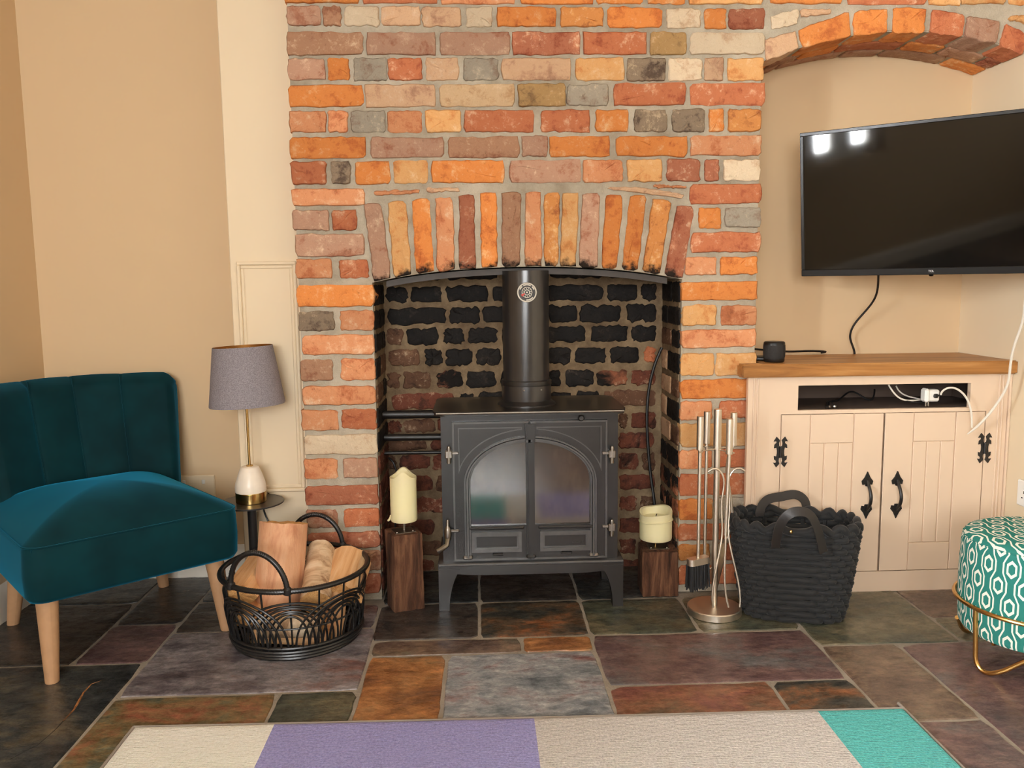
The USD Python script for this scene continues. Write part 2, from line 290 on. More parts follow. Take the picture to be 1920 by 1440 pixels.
# ------------------------------------------------------------------ helpers
used = {}
def free(path):
    if path not in used:
        used[path] = 0; return path
    used[path] += 1
    return f'{path}_{used[path]:03d}'
class Thing:
    """an Xform at the thing's base; parts are given in world axes (world=True) or in the thing's own axes"""
    def __init__(self, name, label=None, cat=None, loc=(0, 0, 0), rotz=0.0, group=None, kind=None):
        self.path = free('/World/' + name); self.loc = np.array(loc, float); self.rz = rotz
        x = UsdGeom.Xform.Define(stage, self.path)
        if np.any(self.loc): x.AddTranslateOp().Set(Gf.Vec3d(*map(float, loc)))
        self.prim = x.GetPrim()
        for k, v in (('label', label), ('category', cat), ('group', group), ('kind', kind)):
            if v: self.prim.SetCustomDataByKey(k, v)
    def part(self, name, mesh, m, parent=None, smooth=35, world=False, label=None, kind=None):
        v, f = arr(mesh)
        if world: v = v - self.loc
        elif self.rz:
                a = math.radians(self.rz); c, s = math.cos(a), math.sin(a)
                v = np.column_stack([c*v[:, 0]-s*v[:, 1], s*v[:, 0]+c*v[:, 1], v[:, 2]])
        p = free((parent or self.path) + '/' + name)
        g = usdkit.mesh(stage, p, (v, f), M[m], smooth=smooth).GetPrim()
        if label: g.SetCustomDataByKey('label', label)
        if kind: g.SetCustomDataByKey('kind', kind)
        return p
def struct(name, mesh, m, label, smooth=35):
    p = free('/World/' + name); g = usdkit.mesh(stage, p, mesh, M[m], smooth=smooth).GetPrim()
    g.SetCustomDataByKey('kind', 'structure'); g.SetCustomDataByKey('label', label)
    return p
def single(name, label, cat, mesh, m, base=None, group=None, smooth=35):
    """a thing that is one mesh"""
    v, f = arr(mesh); b = np.array(base if base is not None else [v[:, 0].mean(), v[:, 1].mean(), v[:, 2].min()], float)
    p = free('/World/' + name); g = usdkit.mesh(stage, p, (v-b, f), M[m], smooth=smooth)
    UsdGeom.Xformable(g).AddTranslateOp().Set(Gf.Vec3d(*map(float, b))); q = g.GetPrim()
    q.SetCustomDataByKey('label', label); q.SetCustomDataByKey('category', cat)
    if group: q.SetCustomDataByKey('group', group)
    return p
def arr(mesh):
    if hasattr(mesh, 'to_mesh'):
        k = mesh.to_mesh(); return np.array(k.vert_properties[:, :3], float), np.array(k.tri_verts)
    if isinstance(mesh, (tuple, list)):
        v, f = np.asarray(mesh[0], float), np.asarray(mesh[1], int)
        if f.shape[1] == 4: f = np.vstack([f[:, [0, 1, 2]], f[:, [0, 2, 3]]])
        return v, f
    return np.array(mesh.vertices, float), np.array(mesh.faces)
def cat(*ms):
    V, F, n = [], [], 0
    for q in ms:
        v, f = arr(q); V.append(v); F.append(f+n); n += len(v)
    return np.vstack(V), np.vstack(F)
def hull(pts): return m3.Manifold.hull_points(np.asarray(pts, float))
def bx(x0, x1, y0, y1, z0, z1, b=0.002):
    """a box with chamfered edges"""
    b = min(b, 0.49*min(x1-x0, y1-y0, z1-z0)); P = []
    for x, sx in ((x0, 1), (x1, -1)):
        for y, sy in ((y0, 1), (y1, -1)):
            for z, sz in ((z0, 1), (z1, -1)):
                P += [(x, y+sy*b, z+sz*b), (x+sx*b, y, z+sz*b), (x+sx*b, y+sy*b, z)]
    return hull(P)
def xf(mesh, fn):
    v, f = arr(mesh); return fn(v), f
def turn(mesh, axis, deg, about=(0, 0, 0), move=(0, 0, 0)):
    R = trimesh.transformations.rotation_matrix(math.radians(deg), axis)[:3, :3]; about = np.array(about, float)
    return xf(mesh, lambda v: (v-about) @ R.T + about + np.array(move, float))
def shift(mesh, d): return xf(mesh, lambda v: v + np.array(d, float))
def loft(rings, closed=False, caps=True):
    """quads between rings of equally many points; caps are fans"""
    R = np.asarray(rings, float); k, n = R.shape[:2]; V = R.reshape(-1, 3); F = []
    for i in range(k if closed else k-1):
        a, b = i*n, ((i+1) % k)*n
        j = np.arange(n); q = np.stack([a+j, a+(j+1) % n, b+(j+1) % n, b+j], 1)
        F += [q[:, [0, 1, 2]], q[:, [0, 2, 3]]]
    if caps and not closed:
        for i, flip in ((0, True), (k-1, False)):
            V = np.vstack([V, R[i].mean(0)]); c = len(V)-1; j = np.arange(n); t = np.stack([i*n+j, i*n+(j+1) % n, np.full(n, c)], 1)
            F.append(t[:, ::-1] if flip else t)
    F = np.vstack(F)
    vol = np.einsum('ij,ij->i', V[F[:, 0]], np.cross(V[F[:, 1]], V[F[:, 2]])).sum()
    c0 = V.mean(0); W = V-c0
    vol = np.einsum('ij,ij->i', W[F[:, 0]], np.cross(W[F[:, 1]], W[F[:, 2]])).sum()
    return V, (F if vol > 0 else F[:, ::-1])
def lathe(prof, centre=(0, 0, 0), n=48, caps=True):
    a = np.arange(n)*2*math.pi/n; c = np.array(centre, float)
    return loft([np.column_stack([r*np.cos(a), r*np.sin(a), np.full(n, z)])+c for r, z in prof], caps=caps)
def spline(pts, n):
    from scipy.interpolate import CubicSpline
    p = np.asarray(pts, float); t = np.r_[0, np.cumsum(np.linalg.norm(np.diff(p, axis=0), axis=1))]
    return CubicSpline(t, p)(np.linspace(0, t[-1], n))
def tube(path, r, sides=8, closed=False, section=None):
    """a swept tube; r a number or one per point; section: an own cross-section (m x 2) along (side, up)"""
    p = np.asarray(path, float); n = len(p)
    t = np.roll(p, -1, 0)-np.roll(p, 1, 0) if closed else np.gradient(p, axis=0)
    t /= np.linalg.norm(t, axis=1, keepdims=True)+1e-12
    a = np.cross(t[0], [0, 0, 1.0] if abs(t[0][2]) < 0.9 else [1.0, 0, 0]); a /= np.linalg.norm(a)
    A = [a]
    for i in range(1, n):
        a = A[-1]-t[i]*(A[-1] @ t[i]); A.append(a/np.linalg.norm(a))
    A = np.array(A); B = np.cross(t, A); r = np.broadcast_to(np.asarray(r, float), (n,))
    if section is None:
        g = np.arange(sides)*2*math.pi/sides; section = np.column_stack([np.cos(g), np.sin(g)])
    else: r = np.ones(n)*r
    s = np.asarray(section, float)
    return loft(p[:, None]+r[:, None, None]*(s[None, :, :1]*A[:, None]+s[None, :, 1:]*B[:, None]), closed=closed)
def ribbon(path, width_dirs, w, t):
    """a flat strap swept along path; width_dirs the direction of its width at each point"""
    p = np.asarray(path, float); tt = np.gradient(p, axis=0); tt /= np.linalg.norm(tt, axis=1, keepdims=True)
    W = np.broadcast_to(np.asarray(width_dirs, float), p.shape); W = W-tt*np.einsum('ij,ij->i', W, tt)[:, None]; W = W/np.linalg.norm(W, axis=1, keepdims=True)
    N = np.cross(tt, W); c = t*0.3
    sec = [(-w/2, -t/2+c), (-w/2+c, -t/2), (w/2-c, -t/2), (w/2, -t/2+c), (w/2, t/2-c), (w/2-c, t/2), (-w/2+c, t/2), (-w/2, t/2-c)]
    return loft([[q+W[i]*a+N[i]*b for a, b in sec] for i, q in enumerate(p)])
def prism(poly, d0, d1, to):
    """extrudes a shapely polygon from depth d0 to d1; to(u, v, d) places it"""
    ms = [trimesh.creation.extrude_polygon(g, d1-d0, engine='earcut') for g in getattr(poly, 'geoms', [poly])]
    out = []
    for q in ms:
        v, f = arr(q); w = to(v[:, 0], v[:, 1], v[:, 2]+d0); c = w-w.mean(0)
        vol = np.einsum('ij,ij->i', c[f[:, 0]], np.cross(c[f[:, 1]], c[f[:, 2]])).sum()
        out.append((w, f if vol > 0 else f[:, ::-1]))
    return cat(*out)
def front(y):                                  # a plane facing the room at depth y
    return lambda u, v, d: np.column_stack([u, np.full_like(u, y)-d, v])
def rr(hx, hy, r, n=10):
    """rounded rectangle outline, the same number of points for any size"""
    P = []
    for cx, cy, a0 in ((hx-r, hy-r, 0), (-hx+r, hy-r, 90), (-hx+r, -hy+r, 180), (hx-r, -hy+r, 270)):
        for k in range(n):
            a = math.radians(a0+90*k/(n-1)); P.append((cx+r*math.cos(a), cy+r*math.sin(a)))
    return np.array(P)
def level(outline, z, off=(0, 0)): return np.column_stack([outline[:, 0]+off[0], outline[:, 1]+off[1], np.full(len(outline), z)])
def stone(quad, rng, to, proud=0.004, depth=0.03, bev=0.004, rad=0.006, jit=0.0011, n=32, rough=0.0012):
    """one brick or slab: the quad's outline rounded and worn, standing proud of the wall, its far end open inside the wall"""
    P = Polygon(quad)
    if not P.exterior.is_ccw: P = Polygon(list(P.exterior.coords)[::-1])
    rad = min(rad, 0.3*math.sqrt(P.area)); q = P.buffer(-rad).buffer(rad, quad_segs=4)
    if q.is_empty or q.geom_type != 'Polygon': q = P
    L = q.exterior.length; o = np.array([q.exterior.interpolate(L*k/n).coords[0] for k in range(n)])
    if Polygon(o).exterior.is_ccw is False: o = o[::-1]
    t = np.roll(o, -1, 0)-np.roll(o, 1, 0); t /= np.linalg.norm(t, axis=1, keepdims=True); nn = np.column_stack([t[:, 1], -t[:, 0]])
    o = o+nn*((rng.normal(0, 1, n)+np.convolve(np.r_[rng.normal(0, 1, n)]*1.4, [.3, .4, .3], 'same'))*jit)[:, None]
    c = np.array(P.centroid.coords[0]); inn = o-nn*bev; half = np.abs(o-c).max(0)
    in2 = c+(o-c)*np.maximum(0.25, 1-np.minimum(0.02, 0.5*half)/half)
    rings = [(o, np.full(n, -depth)), (o, np.full(n, proud-bev)), (inn, proud+rng.normal(0, rough*0.5, n)), (in2, proud+rng.normal(0, rough, n)+0.0005)]
    V = np.vstack([to(a[:, 0], a[:, 1], np.asarray(b)) for a, b in rings]+[to(c[:1], c[1:], np.array([proud]))])
    F = []; j = np.arange(n)
    for i in range(3):
        a, b = i*n, (i+1)*n; F += [np.stack([a+j, a+(j+1) % n, b+(j+1) % n], 1), np.stack([a+j, b+(j+1) % n, b+j], 1)]
    F.append(np.stack([3*n+j, 3*n+(j+1) % n, np.full(n, 4*n)], 1)); F = np.vstack(F)
    # the cap must look outwards
    up = to(c[:1], c[1:], np.array([1.0]))-to(c[:1], c[1:], np.array([0.0])); k = F[-1]
    if np.cross(V[k[1]]-V[k[0]], V[k[2]]-V[k[0]]) @ up[0] < 0: F = F[:, ::-1]
    return V, F
# ------------------------------------------------------------------ the room
LX, RX, BY, CEIL = -1.555, 1.778, 3.0, 2.42
WALL_Y = 2.72                                    # face of the chimney breast
def wall_with_hole(u0, u1, v0, v1, hole): return Polygon([(u0, v0), (u1, v0), (u1, v1), (u0, v1)], [[(hole[0], hole[2]), (hole[1], hole[2]), (hole[1], hole[3]), (hole[0], hole[3])]])
struct('wall_back', bx(LX-0.1, RX+0.12, BY, BY+0.12, -0.05, CEIL, 0), 'wall_tan', 'tan plaster wall behind the chair and behind the television recess')
struct('wall_left', prism(wall_with_hole(REAR_Y-0.1, BY, -0.05, CEIL, WIN_LEFT), 0, 0.18, lambda u, v, d: np.column_stack([LX-d, u, v])), 'wall_tan', 'tan plaster wall on the left')
struct('wall_right', bx(RX, RX+0.12, REAR_Y-0.1, BY, -0.05, CEIL, 0), 'wall_cream', 'cream plaster wall on the right')
struct('wall_rear', prism(wall_with_hole(LX-0.18, RX+0.12, -0.05, CEIL, WIN_REAR), 0, 0.18, lambda u, v, d: np.column_stack([u, REAR_Y-d, v])), 'wall_cream', 'cream wall with the window, behind the camera')
struct('ceiling', bx(LX-0.18, RX+0.12, REAR_Y-0.18, BY+0.12, CEIL, CEIL+0.1, 0), 'ceiling_white', 'white plaster ceiling')

def window(name, to, r, panes, label, f=0.045, mw=0.03):
    t = Thing(name, label, kind='structure')
    x0, x1, z0, z1 = r
    def bar(a, b, c, d, nm): t.part(nm, xf(bx(a, b, -0.03, 0.03, c, d, 0.004), lambda v: to(v[:, 0], v[:, 2], v[:, 1])), 'white_gloss')
    bar(x0, x1, z0, z0+f, 'frame'); bar(x0, x1, z1-f, z1, 'frame'); bar(x0, x0+f, z0+f, z1-f, 'frame'); bar(x1-f, x1, z0+f, z1-f, 'frame')
    w = (x1-x0)/panes
    for k in range(1, panes): bar(x0+k*w-mw, x0+k*w+mw, z0+f, z1-f, 'mullion')
    for k in range(panes):
        a, b = x0+k*w+(f if k == 0 else mw), x0+(k+1)*w-(f if k == panes-1 else mw)
        t.part('pane', xf(bx(a, b, -0.003, 0.003, z0+f, z1-f, 0), lambda v: to(v[:, 0], v[:, 2], v[:, 1])), 'pane_glass')
window('window_1', lambda u, v, d: np.column_stack([LX-0.12+d, u, v]), WIN_LEFT, 2, 'white two-pane window in the left wall', 0.075, 0.09)
window('window_2', lambda u, v, d: np.column_stack([u, REAR_Y-0.12+d, v]), WIN_REAR, 4, 'white four-pane window in the wall behind the camera')

# ------------------------------------------------------------------ floor of slate slabs
fl = Thing('floor', 'floor of uneven dark multicoloured slate slabs with grey joints', kind='structure')
fl.part('grout', bx(LX-0.02, RX+0.02, REAR_Y, BY, -0.06, -0.003, 0), 'grout', smooth=False)
SL = """-345 -15 2392 2672 slate_dark;-15 323 2392 2672 slate_rust;323 660 2392 2672 slate_green;660 980 2392 2676 slate_green;980 1410 2276 2690 slate_green
1410 1790 2450 2690 slate_brown;1410 1790 2276 2450 slate_green;980 1212 1850 2274 slate_brown;1212 1600 1480 2274 slate_purple;1600 1790 1480 2274 slate_brown;980 1212 1240 1850 slate_purple
323 980 2072 2388 slate_purple;323 758 1700 2070 slate_red;758 980 1700 2070 slate_rust;-332 112 2286 2388 slate_brown;112 323 2286 2388 slate_orange
-332 -110 1880 2284 slate_orange;-110 323 1880 2284 slate_grey;-967 -334 2088 2490 slate_lilac;-967 -541 1420 2086 slate_moss;-541 -334 1700 2086 slate_green
-1560 -967 1360 2286 slate_black;-1176 -967 2288 2560 slate_purple;-1560 -1176 2288 2740 slate_dark;-1176 -967 2562 3000 slate_dark;-1560 -1176 2742 3000 slate_black
-967 -600 2492 2740 slate_dark;-600 -345 2492 2680 slate_lilac;-967 -590 2742 3000 slate_dark;-345 -15 2676 3000 slate_black;-15 323 2676 3000 slate_dark;323 668 2676 3000 slate_black
-541 -110 1240 1698 slate_dark;-110 323 1240 1878 slate_purple;323 980 1240 1698 slate_moss"""
rng = np.random.default_rng(7)
flat = lambda u, v, d: np.column_stack([u, v, d])
for row in SL.replace('\n', ';').split(';'):
    a = row.split(); x0, x1, y0, y1 = [int(k)/1000 for k in a[:4]]; g = 0.0045
    fl.part('slab', stone([(x0+g, y0+g), (x1-g, y0+g), (x1-g, y1-g), (x0+g, y1-g)], rng, flat, 0.0, 0.02, 0.003, 0.008, 0.0009, 36, 0.0008), a[4])
y = 1.24
while y > REAR_Y:                                # the plain slabs behind and under the camera
    x = LX-0.01; h = rng.uniform(0.36, 0.5)
    while x < RX:
        w = rng.uniform(0.45, 0.8); x1 = min(x+w, RX+0.012)
        fl.part('slab', stone([(x+.004, max(y-h, REAR_Y)+.004), (x1-.004, max(y-h, REAR_Y)+.004), (x1-.004, y-.004), (x+.004, y-.004)], rng, flat, 0.0, 0.02, 0.003, 0.008, 0.001, 20, 0.0008),
                ['slate_dark', 'slate_purple', 'slate_green', 'slate_lilac', 'slate_brown', 'slate_black'][rng.integers(6)])
        x += w
    y -= h
for x0, x1 in ((LX, -0.967), (1.212, RX)):        # beside the rug
    fl.part('slab', stone([(x0+.004, 1.244), (x1-.004, 1.244), (x1-.004, 1.356 if x0 < 0 else 1.476), (x0+.004, 1.356 if x0 < 0 else 1.476)], rng, flat, 0.0, 0.02, 0.003, 0.008, 0.001, 20, 0.0008), 'slate_dark')
fl.part('slab', stone([(-0.963, 1.244), (-0.545, 1.244), (-0.545, 1.416), (-0.963, 1.416)], rng, flat, 0.0, 0.02, 0.003, 0.008, 0.001, 20, 0.0008), 'slate_dark')

fl.part('vein', tube([(-1.046, 2.182, 0), (-1.063, 2.165, 0), (-1.062, 2.115, 0), (-1.053, 2.07, 0), (-1.045, 2.026, 0), (-1.045, 1.974, 0)], [0.0012, 0.0022, 0.003, 0.0036, 0.0026, 0.0012], 6), 'slate_orange', label='ochre vein in the dark slab')
fl.part('vein', tube([(-1.045, 1.974, 0), (-1.044, 1.935, 0), (-1.047, 1.899, 0), (-1.051, 1.865, 0), (-1.068, 1.839, 0), (-1.083, 1.808, 0)], 0.0013, 6), 'dark_void', label='dark crack in the slab')

# ------------------------------------------------------------------ chimney breast: mortar core, every brick its own piece
FRONT="""-585,-360,1936,2005,O -347,-115,1936,2006,R -103,127,1936,2006,P 144,374,1936,2006,O 388,530,1937,2006,O 548,664,1937,2006,O 679,915,1937,2006,T 937,1171,1937,2006,O 1190,1447,1937,2006,R 1454,1555,1937,2006,T 1562,1705,1937,2007,T 1716,1769,1937,2007,T -589,-481,1871,1926,M -473,-417,1870,1926,N -404,-299,1870,1926,C -290,-171,1869,1925,L -163,-43,1868,1925,L -26,54,1867,1924,C 71,256,1867,1924,O 271,405,1866,1923,A 422,593,1865,1922,O 609,715,1864,1922,C 732,798,1863,1921,O 809,920,1862,1921,S -584,-352,1783,1851,N -339,-125,1783,1851,M -110,109,1783,1850,M 119,332,1783,1849,S 344,545,1784,1849,R 558,671,1784,1848,B 685,910,1784,1848,C -584,-473,1706,1770,M -461,-396,1705,1770,O -381,-279,1705,1770,G -273,-169,1705,1770,R -155,-53,1705,1770,L -36,72,1705,1770,G 84,303,1704,1770,L 320,473,1704,1769,T 484,605,1704,1769,D 619,724,1704,1769,C 734,791,1703,1769,L 809,921,1703,1769,T -581,-357,1625,1690,O -349,-128,1625,1690,L -113,122,1625,1690,Q 134,284,1626,1691,B 292,422,1626,1691,G 440,672,1626,1691,R 687,918,1627,1691,R -584,-477,1546,1610,P -467,-407,1546,1610,P -395,-289,1546,1610,G -281,-173,1545,1610,P -159,-49,1545,1610,T -37,184,1545,1611,R 208,362,1545,1611,R 383,488,1544,1611,O 509,612,1544,1611,D 631,734,1544,1612,D 751,796,1544,1612,O 814,915,1543,1612,A -583,-352,1466,1528,O -337,-105,1466,1528,M -91,134,1466,1528,N 146,227,1467,1528,M 235,428,1467,1528,O 451,678,1467,1528,O 692,908,1468,1528,P -584,-480,1386,1454,R -463,-405,1386,1454,D -387,-280,1386,1454,O -265,-159,1386,1454,T -146,85,1387,1454,O 106,335,1387,1454,M 344,470,1387,1454,P 486,597,1388,1454,T 616,721,1388,1454,S 740,784,1388,1454,S 801,913,1388,1454,C -581,-361,1317,1370,P 694,913,1315,1377,R -584,-479,1242,1304,M -465,-390,1241,1303,R 723,794,1238,1300,O 809,907,1238,1299,G -587,-367,1160,1226,M 698,910,1158,1221,R -577,-474,1087,1147,P -449,-358,1087,1146,R 680,781,1085,1141,P 797,910,1085,1141,O -574,-343,995,1063,O 667,905,1000,1061,O -575,-474,918,979,D -451,-342,918,980,P 671,784,918,982,T 802,904,918,983,P -573,-348,841,900,P 667,900,844,905,P -589,-483,754,821,N -455,-349,754,821,P 668,780,750,823,T 789,900,750,823,T -587,-350,672,732,P 675,888,675,735,O -585,-473,588,656,P -459,-356,590,656,R 676,775,601,662,P 804,893,602,662,R -585,-355,507,572,C 677,892,508,588,T -583,-481,425,491,P -460,-361,426,492,M 674,778,436,497,P 804,893,437,498,R -585,-360,334,398,S 674,892,342,412,R -590,-487,257,317,M -461,-361,257,318,R 675,785,255,328,O 804,894,255,329,G -593,-363,184,239,S 676,868,183,240,R -596,-493,106,172,N -469,-364,107,172,N 677,777,111,166,A 795,888,111,165,R -599,-366,27,91,S 678,886,27,92,R"""
BACK="""-319,-136,1077,1120,K -113,66,1077,1119,K 255,448,1079,1118,K 471,642,1079,1118,K -332,-258,1001,1056,K -243,-136,1000,1056,K -117,35,1000,1055,K 46,231,1000,1055,K 245,454,999,1055,K 467,574,999,1055,K 588,644,999,1054,K -325,-120,922,980,K -105,1,922,981,K 14,231,922,981,K 250,355,922,982,K 366,514,921,982,K 536,641,921,983,K -333,-277,849,905,I -262,-152,849,905,K -131,-58,849,905,K -43,62,849,905,K 79,230,848,905,K 246,386,848,905,K 405,540,848,906,K 552,642,847,906,K -329,-218,770,830,I -200,-137,770,830,K -123,-27,770,829,K -11,74,770,829,K 90,230,771,829,K 245,331,771,829,K 347,458,771,828,K 476,582,771,828,K 601,641,771,828,R -337,-291,690,749,I -281,-179,690,748,I -158,-67,689,748,J -49,57,689,747,K 73,165,688,746,K 178,294,688,746,K 309,415,687,745,K 429,537,687,744,J 557,641,686,744,H -324,-92,610,669,H -76,-22,610,668,K -8,154,610,668,K 174,331,610,667,K 350,439,611,667,K 453,646,611,667,I -342,-292,525,571,H -280,-169,526,573,I -156,55,526,576,H 71,291,527,579,K 307,488,528,583,I 508,540,528,585,I 556,647,529,586,H -344,-200,459,497,I -185,-63,458,499,H 508,638,451,510,H -346,-315,390,444,I -299,-190,388,442,H -178,-84,386,441,H 509,581,372,432,H 597,645,370,431,I -349,-184,307,363,H -168,-86,304,361,I 513,645,294,351,H -351,-274,225,281,H -259,-87,223,279,H 514,574,214,269,H 590,646,213,268,I -353,-178,143,198,H 514,647,131,187,H -356,-279,59,115,H -263,-90,58,113,I 514,575,49,105,H 591,648,48,104,H -358,-181,-2,38,H 515,649,-20,26,H"""
ARCH="-366,1324 -308,1325 -284,1122 -340,1127 M|-288,1329 -230,1330 -218,1121 -275,1121 T|-211,1335 -154,1338 -144,1124 -203,1121 O|-134,1341 -79,1342 -78,1119 -134,1117 P|-60,1347 -9,1347 -9,1120 -64,1119 S|10,1355 62,1355 61,1125 9,1125 O|79,1355 141,1356 135,1126 76,1125 N|155,1356 205,1355 207,1129 151,1124 P|215,1352 269,1353 259,1133 214,1134 A|276,1353 330,1351 317,1133 266,1133 T|340,1351 397,1351 389,1128 328,1129 M|416,1347 474,1345 452,1119 401,1120 O|496,1345 552,1343 521,1113 468,1122 O|570,1333 631,1324 593,1109 537,1113 A|649,1312 707,1303 669,1105 611,1112 S"
RING="924,1828 1023,1856 1039,1790 932,1764 L|1033,1859 1196,1913 1204,1841 1049,1797 O|1211,1915 1320,1925 1326,1849 1214,1843 O|1339,1926 1446,1923 1444,1854 1341,1853 O|1469,1922 1573,1904 1570,1836 1460,1851 R|1582,1900 1693,1884 1683,1815 1577,1833 M|1708,1879 1800,1848 1795,1782 1694,1808 R"
ODD="-333,1364 -186,1366 -186,1353 -333,1347 P|-162,1370 -58,1372 -58,1359 -163,1356 L|371,1371 528,1368 671,1344 671,1330 L|571,1377 679,1371 680,1364 571,1367 P|943,1900 1035,1922 1028,1875 947,1856 C|1038,1919 1139,1921 1134,1906 1039,1895 L|1720,1902 1773,1902 1775,1878 1718,1889 T"

OX0, OX1 = -0.346, 0.670                          # the fireplace opening
def open_arch(x): t = (x-0.162)/0.508; return 1.117-0.036*t*t-0.01*t**4
def alcove_arch(x): return 1.850-0.43*(x-1.385)**2
ax = np.linspace(OX0, OX1, 25); bxs = np.linspace(0.918, RX+0.01, 25)
opening = Polygon([(OX0, -0.1)]+[(x, open_arch(x)) for x in ax]+[(OX1, -0.1)])
breast = sbox(-0.583, 0.0, 0.918, CEIL).difference(opening)
above = Polygon([(x, alcove_arch(x)+0.009) for x in bxs]+[(RX+0.01, CEIL), (0.918, CEIL)])
cb = Thing('wall_chimney_breast', 'chimney breast of old orange, red and mauve bricks in wide grey mortar, with a brick arch over the hearth', kind='structure')
cb.part('mortar', prism(breast.union(above.buffer(0.0005)), 0.003, BY-WALL_Y+0.002, lambda u, v, d: np.column_stack([u, WALL_Y+d, v])), 'mortar_grey', smooth=False)
rng = np.random.default_rng(11)
face = front(WALL_Y)
def brick(t, quad, code, to, **k):
    k.setdefault('proud', 0.0035+rng.uniform(-0.002, 0.003)); k.setdefault('rad', rng.uniform(0.002, 0.0065))
    t.part('brick', stone(quad, rng, to, **k), BR[code], smooth=40)
def rect(a): x0, x1, z0, z1 = [int(q)/1000 for q in a]; return x0, x1, z0, z1
for e in FRONT.split():
    a = e.split(','); x0, x1, z0, z1 = rect(a[:4]); s = lambda: rng.normal(0, 0.0012)
    edge = x0 < -0.57 or (x1 > 0.875 and x0 < 0.9)
    if x0 < -0.57: x0 = -0.588+rng.normal(0, 0.003)
    if abs(x1-0.9) < 0.03: x1 = 0.922+rng.normal(0, 0.003)
    if abs(x1-OX0) < 0.03 and z1 < 1.05: x1 = OX0-0.001
    if abs(x0-OX1) < 0.03 and z1 < 1.05: x0 = OX1+0.001
    g = 0.0014
    brick(cb, [(x0-g, z0-g+s()), (x1+g, z0-g+s()), (x1+g, z1+g+s()), (x0-g, z1+g+s())], a[4], face, depth=0.1 if edge else 0.03)
for z in (2.025, 2.107, 2.189, 2.271, 2.353):      # the courses above the picture
    x = -0.585+rng.uniform(-0.1, 0); 
    while x < RX:
        w = rng.choice([0.222, 0.108]); x0, x1 = max(x, -0.588), min(x+w, RX)
        if x1-x0 > 0.04: brick(cb, [(x0, z), (x1, z), (x1, z+0.064), (x0, z+0.064)], 'OPRMNLTSG'[rng.integers(9)], face, n=16)
        x += w+0.016
for q in ARCH.split('|'):
    a = q.split(); p = [tuple(int(k)/1000 for k in s.split(',')) for s in a[:4]]
    # the foot of each arch brick reaches down to the underside of the arch
    p[3] = (p[3][0], open_arch(p[3][0])+0.001); p[2] = (p[2][0], open_arch(p[2][0])+0.001)
    cb.part('brick', stone(p, rng, face, proud=0.0035+rng.uniform(-0.002, 0.003), rad=rng.uniform(0.002, 0.006), depth=0.1, n=34), BR[a[4]]+'_charred_foot', smooth=40)
for q in ODD.split('|'):
    a = q.split(); p = [tuple(int(k)/1000 for k in s.split(',')) for s in a[:4]]
    brick(cb, p, a[4], face, rad=0.003, bev=0.002)

# arch over the television recess: a ring of bricks in the face and two more rows behind it in the vault
ar = Thing('wall_alcove_arch', 'shallow brick vault over the recess with the television', kind='structure')
def vault(s, y, d):
    """along the arch (s is x), depth y, d below the vault"""
    sl = -0.86*(s-1.385); k = 1/np.sqrt(1+sl*sl)
    return np.column_stack([s+d*sl*k, y, alcove_arch(s)-d*k])
ring = []
for q in RING.split('|'):
    a = q.split(); p = [tuple(int(k)/1000 for k in s.split(',')) for s in a[:4]]
    p[3] = (p[3][0], alcove_arch(p[3][0])); p[2] = (min(p[2][0], RX-0.003), alcove_arch(p[2][0])); p[1] = (min(p[1][0], RX-0.003), p[1][1])
    brick(ar, p, a[4], face, depth=0.1); ring.append((p[3][0], p[2][0], a[4]))
for y0, y1, o in ((2.828, 2.908, 0.06), (2.919, 2.997, 0.0)):
    x = 0.925-o
    while x < RX-0.02:
        w = rng.uniform(0.1, 0.15) if rng.random() < 0.5 else 0.215; x0, x1 = max(x, 0.922), min(x+w, RX-0.003)
        if x1-x0 > 0.03: brick(ar, [(x0, y0), (x1, y0), (x1, y1), (x0, y1)], 'RMOSPN'[rng.integers(6)], lambda u, v, d: vault(u, v, d), proud=0.003, depth=0.02, rad=0.004)
        x += w+0.012
ar.part('mortar', loft([[(x, 2.725, alcove_arch(x)+0.004), (x, 2.999, alcove_arch(x)+0.004), (x, 2.999, alcove_arch(x)+0.02), (x, 2.725, alcove_arch(x)+0.02)] for x in bxs[:-1]]), 'mortar_grey', smooth=False)

# ------------------------------------------------------------------ firebox
fb = Thing('wall_firebox', 'sooty brick lining of the fireplace behind the stove', kind='structure')
FB = 2.995
fb.part('mortar', cat(bx(OX0-0.004, OX1+0.004, FB, FB+0.004, 0, 1.2, 0), bx(OX0-0.002, OX0+0.003, WALL_Y+0.03, FB, 0, 1.09, 0), bx(OX1-0.003, OX1+0.002, WALL_Y+0.03, FB, 0, 1.09, 0)), 'mortar_smoked', smooth=False)
bk = front(FB)
for e in BACK.split():
    a = e.split(','); x0, x1, z0, z1 = rect(a[:4])
    brick(fb, [(x0, z0), (x1, z0), (x1, z1), (x0, z1)], a[4], bk, proud=0.004, depth=0.006, rad=rng.uniform(0.006, 0.014), jit=0.0022)
for z0, z1 in sorted({(int(e.split(',')[2]), int(e.split(',')[3])) for e in BACK.split() if int(e.split(',')[3]) < 560 and int(e.split(',')[1]) < 0}):
    x = -0.085 if (z0//40) % 2 else -0.02             # the courses that the stove hides from the front
    while x < 0.45:
        brick(fb, [(x, z0/1000), (min(x+0.21, 0.455), z0/1000), (min(x+0.21, 0.455), z1/1000), (x, z1/1000)], 'HI'[rng.integers(2)], bk, proud=0.004, depth=0.006, rad=0.009, n=16); x += 0.225
zs = sorted({(int(e.split(',')[2]), int(e.split(',')[3])) for e in FRONT.split() if int(e.split(',')[1]) < -300 and int(e.split(',')[2]) < 1040})
zs = [zs[i] for i in range(len(zs)) if i == 0 or zs[i][0]-zs[i-1][0] > 40]
